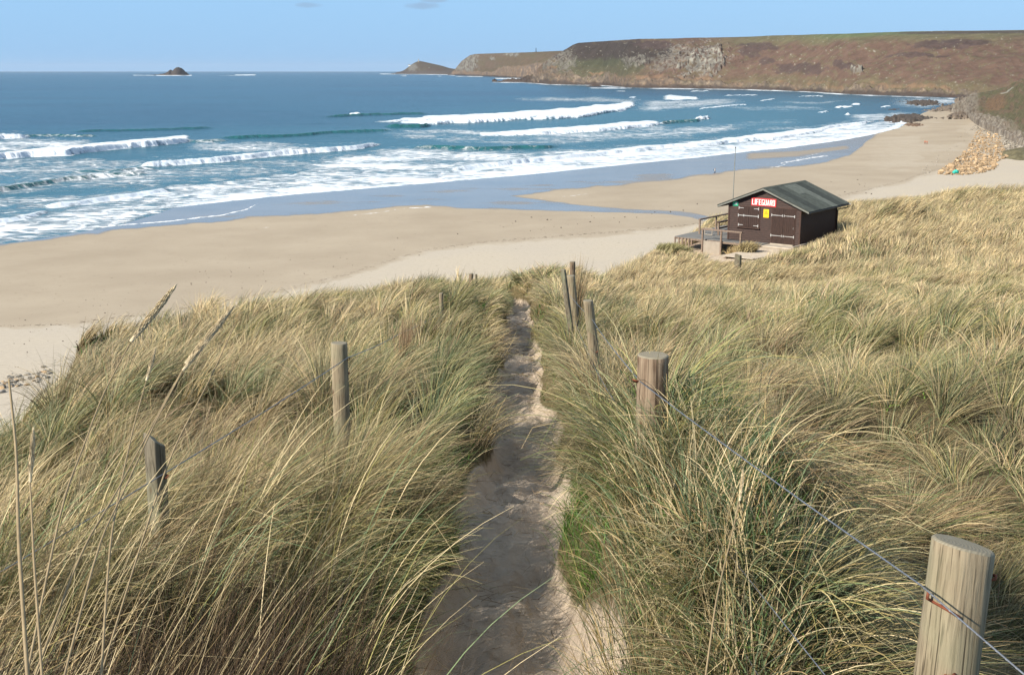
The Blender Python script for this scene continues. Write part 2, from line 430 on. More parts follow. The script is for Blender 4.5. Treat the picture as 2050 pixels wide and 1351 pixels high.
# glossy wet sand: between the water line and this lower edge
WETB = [(-300, 560), (0, 492), (82, 482), (180, 470), (232, 462), (300, 455), (420, 447), (500, 436), (600, 432), (700, 425), (780, 416), (850, 413), (930, 418), (1000, 421), (1060, 423)]
WETU = [(1000, 398), (1030, 393), (1090, 385), (1160, 378), (1240, 371), (1320, 365), (1400, 352), (1431, 349), (1480, 343), (1560, 337), (1640, 328), (1700, 312), (1726, 295), (1740, 280), (1770, 268)]
wet = ss(-3, 4, pl(WETB, PX) + wob * 7 - PY) * (PX < 1010) + ss(-3, 4, pl(WETU, PX) + wob * 7 - PY) * (PX >= 1010) * ss(1775, 1735, PX)
blend = ss(960, 1040, PX)
wet = ss(-3, 4, pl(WETB, PX) + wob * 7 - PY) * (1 - blend) + blend * ss(-3, 4, pl(WETU, PX) + wob * 7 - PY) * ss(1775, 1735, PX)
# the stream across the beach
ST = [(900, 397, 16), (980, 401, 17), (1060, 409, 13), (1150, 417, 8), (1250, 422, 4.), (1330, 425, 3.6), (1380, 430, 5.5), (1420, 440, 6.5), (1460, 456, 9), (1500, 470, 9), (1560, 490, 8)]
sy = np.interp(PX, [a[0] for a in ST], [a[1] for a in ST]); sw = np.interp(PX, [a[0] for a in ST], [a[2] for a in ST])
strm = ss(1.15, .75, np.abs(PY - sy + wob * 3) / sw) * ss(880, 930, PX) * ss(1570, 1550, PX)
wet = np.maximum(wet, strm * (.75 + .25 * ss(1350, 1000, PX)))
# drier streaks inside the glossy sheet
wet = wet * (1 - .28 * ss(.5, .75, fbm(PX / 110, PY / 7, 4, 77)) * ss(10, 22, PY - pl(WL, PX)))
wet = wet * (1 - .5 * band(PX, PY, [(1495, 307), (1600, 302), (1690, 292)], [(1495, 320), (1600, 312), (1690, 300)], 1495, 1700))
WD = [(-300, 690), (0, 658), (140, 652), (300, 632), (450, 608), (560, 585), (700, 552), (770, 528), (850, 505), (950, 490), (1100, 478), (1240, 468), (1400, 452), (1500, 440), (1640, 405), (1700, 392), (1760, 378), (1810, 366), (1845, 352), (1880, 343), (1960, 320), (2050, 300), (2300, 280)]
dry = ss(-16, 16, PY - pl(WD, PX) + wob * 16)
dry = np.maximum(dry, .42 * ss(40, -10, pl(WD, PX) - PY))
dry = np.maximum(dry, .45 * ss(1600, 1800, PX) * ss(.4, .6, fbm(PX / 90, PY / 14, 3, 9)))
fo = np.zeros_like(PX)
for pts, wd, a in (([(232, 452), (341, 443), (444, 431), (495, 419), (519, 406)], 1.6, 1.1), ([(520, 457), (560, 452), (600, 450)], 1.2, .75), ([(690, 433), (760, 425), (810, 417), (868, 414)], 1.4, .9),
                   ([(1000, 424), (1060, 421), (1100, 415)], 1.5, .55), ([(1060, 400), (1110, 395), (1180, 388)], 2, .7), ([(1560, 328), (1590, 322), (1620, 317), (1660, 312)], 2.2, .95), ([(1530, 337), (1560, 333), (1580, 326)], 2, .85), ([(1590, 320), (1640, 307), (1655, 300)], 2, .8), ([(1430, 330), (1450, 329)], 1.5, .8), ([(600, 400), (700, 397), (840, 401)], 4, .38)):
    q = np.abs(PY - pl(pts, PX) + wob * 2) / wd
    fo = np.maximum(fo, a * ss(1.3, .4, q) * ss(pts[0][0] - 6, pts[0][0] + 6, PX) * ss(pts[-1][0] + 6, pts[-1][0] - 6, PX))
weed = np.clip(.93 + .22 * ss(4, 0, np.abs(PY - pl(WD, PX) + 4)) - .2 * wet, 0, 1.3)
o = link('beach', npmesh('beach', np.stack([X, Y, Zb], -1), gridq(len(pys), len(pxs)), colors=None, attrs=dict(wet=wet, dry=dry, foam=fo, weed=weed)), M['beach'])
tag(o, kind='structure')

# ------------------------------------------------------------------ sea
def depth_of(py): return at_z(CX, py, SEA)[1]
rows = np.concatenate([143.8 + (176 - 143.8) * np.linspace(0, 1, 120) ** 1.5, np.arange(176.4, 330, .5), np.arange(330, 560, .8)])
cols = np.linspace(-220, 2330, 900)
PX, PY = np.meshgrid(cols, rows)
X, Y = at_z(PX, PY, SEA)
Z = np.zeros_like(X); foam = np.zeros_like(X); teal = np.zeros_like(X)
s_sh = -shore(X[::2, ::2], Y[::2, ::2])           # offshore distance (coarse, then spread back)
s_sh = np.repeat(np.repeat(s_sh, 2, 0), 2, 1)[:X.shape[0], :X.shape[1]]
off = ss(2, 60, s_sh)
Z += .55 * (fbm(X / 60, Y / 18, 4, 3) - .5) * off + .35 * (fbm(X / 14, Y / 6, 3, 8) - .5) * off
def breaker(foot, h, x0, x1, L=11, cov=1., front=4.5, fx=25, sw=0, tl=0, trail=0.):
    """an incoming wave: foot line in chart units, height in metres"""
    global Z, foam, teal
    wv = (fbm(PX / 70, PX * 0 + h * 7, 5, int(x0) % 97, .6) - .5)
    fy = pl(foot, PX) + wv * 4.5
    yf = at_z(PX, fy, SEA)[1]
    dl = Y - yf; front = front * 1.4
    t = ss(x0 - fx, x0 + fx, PX) * ss(x1 + fx * .6, x1 - fx * .6, PX)
    hh = .95 * h * t * (.8 + .4 * fbm(PX / 55, PX * 0, 4, int(x0) % 89 + 3))
    prof = ss(0, 2.6, dl) * np.exp(-np.clip(dl - 2.6, 0, None) / L)
    Z += hh * prof + .28 * hh * (fbm(X / 3.2, Y / 6.5, 3, 12) - .5) * prof * (cov > .5)
    if cov: foam = np.maximum(foam, cov * t ** .5 * (.78 + .5 * fbm(PX / 25, PY / 3, 3, 14)) * ss(-4.5, .8, dl) * ss(front * 3.0, front * .7, dl))
    if trail: foam = np.maximum(foam, trail * t * ss(0, 3, dl) * np.exp(-np.clip(dl - 6, 0, None) / 38))
    if tl: teal = np.maximum(teal, tl * t * ss(-1, 2, dl) * ss(12, 4, dl))
B = breaker
B([(-200, 292), (0, 279), (38, 277), (70, 273)], 2.1, -200, 52, trail=.6)
B([(40, 274), (110, 272), (200, 274)], 1.0, 50, 190, cov=.35, tl=.9)
B([(-200, 336), (0, 319), (68, 313), (137, 310), (205, 301), (290, 294), (341, 289), (385, 284)], 2.2, -200, 376, L=9, trail=.62)
B([(370, 286), (430, 284), (500, 282)], 1.0, 380, 450, cov=.5, tl=.8)
B([(230, 338), (307, 335), (410, 327), (512, 317), (615, 307), (700, 300), (760, 292)], 1.7, 285, 752, L=8, trail=.45)
B([(130, 348), (240, 345), (320, 338)], .8, 150, 310, cov=.5, tl=.5)
B([(-200, 405), (0, 385), (137, 362), (205, 356), (300, 349)], 1.1, -200, 290, cov=.42, tl=.9, L=7)
B([(60, 422), (85, 419), (160, 411), (250, 397), (341, 383)], .9, 95, 335, cov=.95, L=7, trail=.45, front=2.5)
B([(-200, 480), (0, 447), (60, 438), (110, 424)], .6, -200, 90, cov=.9, L=5, front=2.2)
B([(640, 236), (700, 233), (722, 232), (860, 229)], 1.7, 655, 850, cov=.0, tl=1.)
B([(690, 233), (722, 232), (730, 231)], 1.4, 700, 722, cov=1., front=4, fx=5)
B([(740, 252), (782, 256), (840, 256), (870, 252)], 2.2, 775, 860, cov=.15, tl=1., fx=12, L=9)
B([(750, 247), (856, 251), (973, 245), (1090, 239), (1168, 234), (1246, 222), (1280, 209)], 2.3, 866, 1270, L=16, trail=.9, front=8, fx=14)
B([(740, 246), (800, 244), (870, 241)], 1.2, 770, 870, cov=.9, front=6)
B([(900, 276), (973, 273), (1090, 269), (1207, 263), (1289, 255), (1330, 249)], 1.8, 985, 1320, L=11, trail=.75, front=6)
B([(1320, 250), (1340, 248), (1395, 244), (1424, 238)], 2.0, 1325, 1400, cov=.3, tl=1., fx=6)
B([(1380, 241), (1422, 237)], 2.2, 1392, 1420, cov=1, front=7, fx=6, trail=.8)
B([(820, 297), (950, 302), (1090, 299), (1150, 290)], 1.3, 835, 1110, cov=0, tl=.8, L=20)
B([(420, 280), (560, 276), (660, 268), (800, 262)], 1.2, 450, 780, cov=0, tl=.85, L=20)
B([(150, 266), (300, 263), (420, 258)], 1.0, 150, 420, cov=0, tl=.6, L=20)
B([(850, 352), (934, 342), (1090, 323), (1246, 306), (1402, 292), (1500, 283), (1547, 281), (1640, 265), (1655, 258), (1737, 247), (1760, 243)], 1.4, 905, 1745, L=9, trail=.7, front=5)
for foot, h, x0, x1, fr in (([(1339, 199), (1398, 197)], 1.9, 1342, 1395, 14), ([(1380, 185), (1421, 184)], 2.2, 1384, 1418, 12), ([(1231, 184), (1254, 184)], 2.4, 1234, 1251, 10), ([(1260, 196), (1276, 196)], 1.6, 1262, 1273, 8),
                            ([(1398, 219), (1450, 214), (1497, 210)], 1.1, 1402, 1494, 4), ([(1596, 195), (1650, 194)], 1.2, 1600, 1648, 6), ([(1670, 217), (1710, 216)], 1.6, 1674, 1707, 6), ([(1705, 210), (1723, 210)], 1.8, 1706, 1722, 5),
                            ([(1450, 193), (1520, 192)], 1.4, 1452, 1516, 10), ([(1522, 203), (1552, 200)], 1.3, 1524, 1550, 8), ([(1637, 227), (1660, 225)], 1.2, 1639, 1658, 4), ([(1694, 231), (1700, 231)], 2., 1694, 1700, 4), ([(1763, 216), (1785, 215)], 1.3, 1765, 1783, 5), ([(1610, 180), (1630, 180)], 3., 1619, 1626, 6)):
    B(foot, h, x0, x1, front=fr, fx=5, trail=.4)
def white(top, bot, x0, x1, fe=1.6, fx=18, a=1.02):
    global foam
    wb = (fbm(PX / 26, PY / 7, 4, 58) - .5) * 5
    foam = np.maximum(foam, a * band(PX, PY + wb, top, bot, x0, x1, fe, fx) * (.86 + .28 * fbm(PX / 18, PY / 4, 3, 59)))
white([(-200, 318), (0, 305), (205, 286), (341, 273), (370, 270)], [(-200, 334), (0, 318), (137, 311), (205, 302), (290, 295), (380, 286)], -220, 376)
white([(300, 328), (410, 317), (512, 307), (700, 293), (755, 286)], [(300, 335), (410, 327), (512, 317), (615, 307), (755, 291)], 300, 750)
white([(758, 243), (856, 233), (1051, 223), (1168, 214), (1266, 203)], [(758, 246), (856, 249), (973, 244), (1090, 238), (1168, 233), (1246, 222), (1280, 210)], 800, 1268)
white([(900, 268), (973, 266), (1090, 258), (1207, 248), (1285, 242), (1320, 244)], [(900, 274), (973, 272), (1090, 268), (1207, 262), (1289, 254), (1324, 249)], 960, 1318)
white([(905, 346), (1090, 314), (1246, 298), (1402, 283), (1508, 270), (1626, 257), (1737, 244)], [(905, 352), (1090, 323), (1246, 306), (1402, 291), (1500, 284), (1547, 281), (1640, 265), (1737, 249)], 920, 1735)
white([(1276, 201), (1340, 190), (1398, 196)], [(1276, 206), (1340, 200), (1398, 200)], 1330, 1398, a=.9)
white([(344, 384), (200, 402), (85, 414)][::-1], [(85, 420), (200, 405), (344, 387)], 90, 340, fe=1.)
def zone(top, bot, x0, x1, cov, fe=3., fx=30):
    global foam
    foam = np.maximum(foam, min(.8, cov * 1.0 + .03) * band(PX, PY + (fbm(PX / 60, PY / 12, 3, 55) - .5) * 10, top, bot, x0, x1, fe * 1.6, fx * 2) * (.72 + .56 * fbm(PX / 90, PY / 10, 4, 56)))
zone([(-200, 288), (0, 280), (120, 277), (205, 283)], [(-200, 310), (0, 305), (205, 290)], -220, 190, .55)
zone([(360, 284), (500, 283), (650, 295)], [(360, 300), (500, 307), (650, 302)], 380, 640, .5, 4)
zone([(-200, 320), (200, 320)], [(-200, 345), (250, 352)], -200, 300, .46)
zone([(-200, 340), (300, 338), (700, 310)], [(-200, 400), (300, 372), (700, 340)], -220, 740, .43, 6)
zone([(-200, 460), (0, 440), (100, 425), (341, 372), (600, 345), (700, 306), (833, 296), (950, 303), (1051, 304), (1200, 298), (1400, 282)], [(p[0], p[1] + 3) for p in WL if p[0] < 1460], -220, 1420, .60, 5, 60)
zone([(341, 395), (600, 368), (900, 335), (1100, 318), (1246, 304), (1402, 290), (1547, 280), (1655, 256), (1745, 246), (1812, 240)], [(p[0], p[1] + 3) for p in WL if p[0] < 1830], 341, 1815, .74, 3, 60)
zone([(-200, 400), (341, 380)], [(-200, 470), (341, 400)], -220, 341, .48, 6)
zone([(794, 258), (1050, 261), (1200, 252), (1330, 246)], [(794, 266), (1050, 274), (1350, 262)], 800, 1340, .5)
zone([(1050, 268), (1350, 256), (1500, 246)], [(1050, 287), (1350, 278), (1500, 256)], 1060, 1480, .46, 4)
zone([(740, 258), (1000, 276), (1200, 274)], [(740, 272), (1000, 292), (1200, 290)], 760, 1180, .36, 4)
zone([(1028, 196), (1278, 196)], [(1028, 200), (1278, 206)], 1035, 1275, .52, 2)
zone([(1276, 200), (1500, 198)], [(1276, 224), (1500, 208)], 1282, 1480, .55, 3)
zone([(1440, 211), (1560, 213), (1650, 216)], [(1440, 216), (1560, 222), (1650, 220)], 1440, 1660, .36, 2)
zone([(1560, 203), (1680, 203)], [(1560, 208), (1680, 207)], 1560, 1690, .42, 2)
zone([(1787, 198), (1935, 199)], [(1787, 214), (1860, 214), (1935, 203)], 1790, 1935, .52, 2)
zone([(1700, 228), (1815, 221)], [(1700, 246), (1830, 240)], 1705, 1830, .52, 2)
zone([(1400, 248), (1600, 240)], [(1400, 262), (1600, 252)], 1400, 1600, .3, 3)
zone([(1560, 256), (1650, 248), (1700, 240)], [(1560, 262), (1700, 250)], 1500, 1740, .35, 2)
for pts, w_, a in (([(985, 165), (1046, 165.6), (1100, 169.6), (1207, 171.8), (1295, 177.3), (1400, 178.4), (1500, 180), (1625, 184.5), (1655, 187), (1700, 189.5), (1845, 195.5), (1935, 199)], 1.3, .74),
                   ([(760, 148.6), (795, 148.8), (838, 149.2), (893, 149.8), (912, 152)], .8, .8), ([(912, 153.5), (967, 153.8)], .9, .8), ([(990, 157.6), (1043, 157.8)], 1.4, .85), ([(800, 152.3), (814, 152.3)], .7, .8), ([(875, 153), (884, 153)], .6, .7),
                   ([(266, 151.2), (310, 151.4)], .7, .8), ([(312, 151.4), (384, 151.4)], .9, 1.), ([(470, 150.8), (512, 150.5)], .9, 1.), ([(433, 151.8), (471, 151.6)], .5, .6), ([(1180, 176.5), (1265, 177)], 1., .8)):
    q = np.abs(PY - pl(pts, PX)) / w_
    foam = np.maximum(foam, a * (.25 + 1.15 * fbm(PX / 16, PY / 9, 3, 66)) * ss(1.4, .5, q) * ss(pts[0][0] - 4, pts[0][0] + 4, PX) * ss(pts[-1][0] + 4, pts[-1][0] - 4, PX))
foam = np.maximum(foam, 1.0 * ss(5.5, 1.0, np.abs(s_sh - 2.5)) * (PX > -220) * (PX < 1815) * (.55 + .45 * ss(300, 420, PX)))
foam = np.maximum(foam, .6 * ss(22, 8, s_sh) * ss(300, 400, PX) * ss(1400, 1200, PX))
shallow = ss(420, 30, s_sh) * ss(1950, 1500, PX) + .35 * ss(1.2, .3, blob(PX, PY, 1150, 250, 420, 60))
Z = Z * ss(0, 14, s_sh)
Zs = SEA + Z + .012
Zs = np.where(s_sh < -14, SEA - .8, Zs)
o = link('sea', npmesh('sea', np.stack([X, Y, Zs], -1), gridq(len(rows), len(cols)), attrs=dict(foam=foam, teal=teal, shallow=np.clip(shallow, 0, 1) * .8, far=ss(500, 2500, Y))), M['sea'])
tag(o, kind='structure')

# ------------------------------------------------------------------ headlands
def lerp3(a, b, t): return a + (b - a) * t[..., None]
def headland(name, x0, x1, base, top, setb, prof, nc, nr, color, amp, label=None, back=900., zb=SEA, mat='land', nsc=60., kind='structure', cat=None):
    cx = np.linspace(x0, x1, nc); t = np.concatenate([[-.03], np.linspace(0, 1, nr), [1.03, 1.1, 1.25, 1.6, 2.2]])
    PXg, T = np.meshgrid(cx, t)
    bp = pl(base, PXg); tp = pl(top, PXg); sb = pl(setb, PXg) if isinstance(setb, list) else setb
    bu, bY = at_z(PXg, bp, zb)
    yc = bY + sb
    rx, ry, rz = ray(PXg, tp); zc = rz * yc / ry            # crest height
    Tc = np.clip(T, 0, 1)
    Yg = np.where(T <= 1, bY + sb * T, yc + (T - 1) * back)
    Zg = np.where(T < 0, zb - 4, zb + (zc - zb) * prof(Tc, PXg))
    Zg = np.where(T > 1, zc - (T - 1) * back * .02, Zg)
    Xg = rx / ry * Yg
    env = np.clip(np.minimum(T / .06, 1), 0, 1)
    n1 = fbm(Xg / nsc, Yg / nsc, 5, 21) - .5; r1 = ridge(Xg / (nsc * .4), Yg / (nsc * .4), 4, 23) - .5
    rockm = np.zeros_like(Xg)
    px, py = proj(Xg, Yg, Zg)
    col, rockm = color(px, py, Tc, Xg, Yg)
    Zg = Zg + env * np.where(T < 1, 1, .4) * (n1 * amp + r1 * amp * (.25 + 1.0 * rockm)) * np.where(T < .55, 1, .12 + .88 * ss(.95, .55, T))
    me = npmesh(name, np.stack([Xg, Yg, Zg], -1), gridq(len(t), nc), colors=col, attrs=dict(rock=rockm))
    o = link(name, me, M[mat]); tag(o, label, cat, kind=kind)
    return Xg, Yg, Zg
C_ = dict(heath=(.128, .084, .062), heath2=(.100, .065, .052), green=(.115, .108, .062), olive=(.112, .098, .058), dark=(.043, .036, .033), rock=(.27, .255, .215), orange=(.185, .118, .075),
          tan=(.235, .185, .135), wet=(.06, .045, .038), field=(.10, .118, .06), dgreen=(.062, .066, .040), scree=(.30, .26, .21))
C_ = {k: np.array(v) for k, v in C_.items()}
def lay(col, m, c): return col + (c - col) * np.clip(m, 0, 1)[..., None]
def col_main(px, py, T, X, Y):
    n = fbm(px / 30, py / 12, 4, 41); n2 = fbm(px / 9, py / 5, 3, 42); fine = fbm(px / 3, py / 2, 3, 43)
    col = C_['heath'] + (C_['heath2'] - C_['heath']) * n[..., None]
    col = lay(col, ss(.5, .68, n2) * .5, C_['olive'])
    top = pl(TOPM, px)
    col = lay(col, ss(26, 10, py - top + (n - .5) * 16) * ss(1380, 1520, px) * .8, C_['green'])
    col = lay(col, ss(12, 5, py - top) * ss(1560, 1700, px) * ss(1900, 1780, px), C_['field'])
    col = lay(col, ss(8, 4, py - top) * ss(1770, 1830, px) * ss(2.5, 4, py - top + 2) * .9, C_['dark'] * 1.5)
    # dark patches, left flank
    col = lay(col, ss(1.15, .7, blob(px, py, 1222, 106, 135, 30) + (n2 - .5) * .6) * .95, C_['dark'])
    col = lay(col, ss(1.1, .7, blob(px, py, 1190, 138, 110, 22) + (n2 - .5) * .6) * .75, C_['dgreen'])
    for cx, cy, rx, ry in ((1520, 93, 44, 6), (1502, 105, 22, 8), (1535, 122, 15, 7), (1600, 138, 52, 12), (1690, 130, 30, 6), (1830, 110, 55, 5), (1880, 90, 55, 7), (1310, 90, 40, 8), (1930, 84, 60, 5)):
        col = lay(col, ss(1.15, .75, blob(px, py, cx, cy, rx, ry) + (n2 - .5) * .9) * .75, C_['dark'] * 1.3 + np.array([.012, .003, .004]))
    hb = pl(BASM, px) - py    # height above base
    col = lay(col, ss(34, 16, hb + (n - .5) * 22) * ss(1330, 1560, px) * .6, C_['olive'])
    rock = np.zeros_like(px)
    rock = np.maximum(rock, ss(1.1, .6, blob(px, py, 1408, 126, 50, 34, -.35) + (n2 - .5) * 1.9))
    rock = np.maximum(rock, ss(1.1, .7, blob(px, py, 1345, 118, 50, 22, -.4) + (n2 - .5) * 1.2) * .55)
    rock = np.maximum(rock, ss(1.1, .7, blob(px, py, 1268, 122, 30, 12, -.3) + (n2 - .5) * 1.3) * .8)
    rock = np.maximum(rock, ss(1.1, .7, blob(px, py, 1118, 122, 36, 30, -.5) + (n2 - .5) * .9) * .75)
    rock = np.maximum(rock, ss(1.1, .6, blob(px, py, 1715, 140, 16, 6) + (n2 - .5) * 1.3))
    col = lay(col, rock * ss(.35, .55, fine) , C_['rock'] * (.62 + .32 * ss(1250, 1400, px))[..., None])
    sp = .6 * ss(.85, .93, vn(px / 2.6, py / 1.7, 51)) * ss(.45, .6, n2)
    col = lay(col, sp * .9, C_['rock'] * 1.15)
    bandw = np.interp(px, [1040, 1100, 1250, 1400, 1600, 1900, 2100], [30, 26, 20, 15, 14, 11, 8])
    rb = ss(bandw * 1.15, bandw * .6, hb + (n2 - .5) * 16)
    rc = C_['tan'] * .92 + (C_['orange'] * .9 - C_['tan'] * .92) * (.6 * ss(.45, .7, n))[..., None]
    col = lay(col, rb * .9, rc)
    col = lay(col, .7 * ss(1.15, .3, np.abs(hb - bandw * 1.15) / 5 + (n2 - .5) * 2.4) * ss(.45, .62, fbm(px / 30, py / 20, 4, 60)), C_['orange'])
    col = lay(col, rb * ss(.46, .6, fine) * .7, C_['wet'] * 1.3)
    col = lay(col, rb * ss(.5, .7, n2) * .45, C_['olive'])
    col = lay(col, ss(6, 3, hb + (fine - .5) * 6), C_['wet'])
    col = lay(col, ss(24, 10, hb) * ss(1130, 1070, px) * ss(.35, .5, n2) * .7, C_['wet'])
    return col, np.clip(rock + rb * .8, 0, 1)
BASM = [(960, 163.5), (1000, 164.5), (1046, 165), (1100, 169), (1207, 171), (1260, 175.5), (1300, 176.5), (1400, 177.5), (1500, 179.3), (1560, 181), (1640, 184.5), (1700, 188.5), (1780, 191), (1850, 193.6), (1900, 195), (1960, 196.6), (2060, 199), (2300, 206)]
TOPM = [(980, 164), (1000, 162.4), (1020, 161.2), (1046, 157), (1064, 152), (1076, 138), (1084, 130), (1094, 122), (1105, 114), (1119, 108), (1134, 98.5), (1146, 91), (1158, 86.5), (1193, 84), (1280, 79), (1397, 76.5), (1500, 74), (1626, 69.5), (1743, 66.5), (1918, 62.5), (2050, 60.5), (2300, 58)]
def prof_main(T, px):
    a = 1 - (1 - T) ** 1.45
    cliff = np.where(T < .1, T / .1 * .2, .2 + .8 * (1 - (1 - (T - .1) / .9) ** 1.3))
    return a * .4 + cliff * .6
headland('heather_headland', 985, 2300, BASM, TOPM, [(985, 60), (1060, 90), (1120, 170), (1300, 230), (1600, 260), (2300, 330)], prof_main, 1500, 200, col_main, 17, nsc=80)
def col_far(px, py, T, X, Y):
    n = fbm(px / 20, py / 8, 4, 71); n2 = fbm(px / 6, py / 4, 3, 72); fine = fbm(px / 2, py / 3, 3, 73)
    col = (C_['heath'] + (C_['olive'] - C_['heath']) * n[..., None]) * .8
    rock = np.maximum(ss(1.1, .6, blob(px, py, 935, 130, 28, 20, -.6) + (n2 - .5)), ss(1.1, .7, blob(px, py, 1026, 109, 16, 5) + (n2 - .5) * 1.4))
    rock = np.maximum(rock, ss(1.1, .6, blob(px, py, 985, 117, 6, 5) + (n2 - .5)))
    col = lay(col, rock * ss(.3, .55, fine), C_['rock'] * .8)
    hb = pl(BASF, px) - py
    cb = np.interp(px, [900, 990, 1000, 1040, 1090, 1140], [9, 8, 18, 24, 30, 34])
    m = ss(cb * 1.1, cb * .85, hb + (n2 - .5) * 6)
    vert = fbm(px / 4, py / 40, 3, 75)
    col = lay(col, m, C_['orange'] * 1.05 + (C_['tan'] - C_['orange']) * vert[..., None])
    col = lay(col, m * ss(.56, .66, vert) * .7, C_['wet'] * 1.5)
    col = lay(col, ss(3, 1.5, hb), C_['wet'])
    return col, np.clip(rock + m, 0, 1)
BASF = [(880, 150.5), (905, 150.8), (970, 153), (1043, 157), (1100, 158.5), (1180, 160)]
TOPF = [(895, 150), (903, 147), (908, 142), (912, 138), (917, 131), (925, 122), (934, 116), (941, 111), (952, 108.5), (1050, 105.5), (1130, 102), (1180, 99)]
headland('far_headland', 896, 1180, BASF, TOPF, [(895, 150), (940, 400), (1180, 450)], lambda T, px: np.where(T < .12, T / .12 * .33, .33 + .67 * ss(0, 1, (T - .12) / .88 * .5 + .5) * 1.0 - .335 * (1 - (T - .12) / .88)), 420, 90, col_far, 14, nsc=220, back=1500)
def col_cape(px, py, T, X, Y):
    n = fbm(px / 10, py / 5, 4, 81); n2 = fbm(px / 4, py / 3, 3, 82)
    col = (C_['olive'] + (C_['heath2'] - C_['olive']) * n[..., None]) * .62
    rock = ss(1.1, .6, blob(px, py, 826, 136, 12, 9) + (n2 - .5))
    col = lay(col, rock, C_['rock'] * .55)
    col = lay(col, ss(9, 6, 149.5 - py + (n2 - .5) * 3) * .8, C_['dark'] * 1.6)
    return col, rock
headland('cape', 783, 925, [(780, 148.4), (905, 149.5), (925, 150)], [(783, 148.3), (790, 147), (795, 145), (800, 144), (806, 142.5), (812, 139), (820, 132.5), (827, 127.5), (833, 124.6), (838, 122.5), (843, 123), (850, 124.5), (868, 128.5), (885, 132.3), (900, 137), (910, 138.5), (925, 139)], 420, lambda T, px: T ** .8, 260, 50, col_cape, 12, nsc=160)

# far buildings, mast, chimney on the capes
def far_pt(px, py, zrel_base):
    return at_d(px, py, zrel_base)
def house(px, py, d, wpx, hpx, label, wallm='white', roofm='felt'):
    x, y, z = at_d(px, py, d); W = wpx * d / F; Hh = hpx * d / F
    t = empty('cottage', (x, y, z - 3)); tag(t, label, 'house', 'white buildings on the cape')
    b = MB(); b.box(-W / 2, W / 2, 0, W * .6, 0, Hh * .65 + 3); wl = b.build('wall', M[wallm], t)
    r = MB(); r.prism([(-W / 2 - .5, -.6, Hh * .65 + 3), (-W / 2 - .5, W * .6 + .6, Hh * .65 + 3), (-W / 2 - .5, W * .3, Hh + 3)], (W + 1, 0, 0)); r.build('roof', M[roofm], t)
    return t
house(861, 137.6, 9500, 5, 2.4, 'small white cottage, leftmost of the row on the cape neck')
house(873, 137.2, 9500, 5.5, 3.6, 'tallest white cottage in the middle of the row on the cape neck')
house(880, 138.2, 9450, 6, 2.6, 'low white cottage just right of the tallest one on the cape')
house(893, 138.8, 9400, 4.5, 2.0, 'rightmost small pale cottage on the cape neck')
house(819.5, 132.0, 9700, 4, 2.2, 'lone white building on the left shoulder of the cape')
def slab_at(px, py, d, pts): pass
t = empty('chimney_stack', at_d(838, 123.2, 9800)); tag(t, 'thin chimney stack standing on the summit of the far cape', 'chimney')
b = MB(); b.tube([(0, 0, -6), (0, 0, 8), (0, 0, 17)], [5, 4.2, 3.4], 10); b.build('shaft', M['stone_g'], t)
b = MB(); b.tube([(0, 0, 17), (0, 0, 19)], [4.4, 4.4], 10); b.build('cap', M['stone_g'], t)
t = empty('radio_mast', at_d(1073, 104.8, 6400)); tag(t, 'thin lattice mast on the skyline of the far headland', 'mast')
b = MB()
for a in range(3):
    q = a * 2.094; b.tube([(3 * math.cos(q), 3 * math.sin(q), -6), (.8 * math.cos(q), .8 * math.sin(q), 22)], [1.0, .8], 5)
for k in range(6):
    z = k * 4; r_ = 3 - 2.2 * (z + 6) / 28
    for a in range(3):
        q = a * 2.094; q2 = q + 2.094
        b.tube([(r_ * math.cos(q), r_ * math.sin(q), z), (r_ * .9 * math.cos(q2), r_ * .9 * math.sin(q2), z + 3)], .3, 4)
b.build('lattice', M['gutter'], t)
b = MB(); b.box(-4, 4, -3, 3, -6, 1.5); b.build('hut_base', M['gutter'], t)
# cliff-top house far right, field hedges
def house2(px, py, d, label):
    x, y, z = at_d(px, py, d); t = empty('farmhouse', (x, y, z - 4)); tag(t, label, 'house')
    b = MB(); b.box(-6, 6, 0, 7, 0, 7.5); b.build('wall', M['white'], t)
    r = MB(); r.prism([(-6.4, -.5, 7.5), (-6.4, 7.5, 7.5), (-6.4, 3.5, 10)], (12.8, 0, 0)); r.build('roof', M['felt'], t)
    for k in range(3):
        w_ = MB(); w_.box(-4.6 + k * 3.6, -3.2 + k * 3.6, -.08, .02, 5, 6.4); w_.build('window', M['black'], t)
house2(2042, 71.5, 1500, 'small white farmhouse near the right end of the hill skyline')

# ------------------------------------------------------------------ islet
def islet():
    d0 = float(at_z(350, 151, SEA)[1]); x0 = float(at_z(345, 151, SEA)[0]); W = 92 / F * d0
    xs = np.linspace(-.62, .5, 150); ys = np.linspace(-.4, .4, 60); XX, YY = np.meshgrid(xs, ys)
    pxp = 345 + XX * 92
    sil = np.interp(pxp, [288, 300, 312, 322, 330, 335, 340, 344, 348, 352, 356, 361, 366, 371, 377, 384], [-3, -1, -.5, 1.2, 2.6, 6.5, 9.2, 7.2, 11, 13.4, 13.8, 12.0, 8.0, 3.5, -1, -3])
    env = np.sqrt(np.clip(1 - (YY / (.06 + .16 * np.clip(sil, 0, 20) / 14)) ** 2, 0, 1))
    h = sil * env * d0 / F + 8 * (ridge(XX * 30, YY * 30, 4, 91) - .55) * env * 2.2 - 3 * (1 - env)
    c = np.array([.062, .05, .043]) * (.4 + .9 * fbm(XX * 60, YY * 60, 4, 92))[..., None]
    c = np.where((h < 5)[..., None], C_['wet'], c)
    me = npmesh('islet', np.stack([x0 + XX * W, d0 + 30 + YY * W, SEA + h], -1), gridq(60, 150), colors=c, attrs=dict(rock=np.ones_like(h) * .7))
    tag(link('rock_islet', me, M['land']), 'dark jagged rock islet alone on the sea horizon', 'islet')
islet()

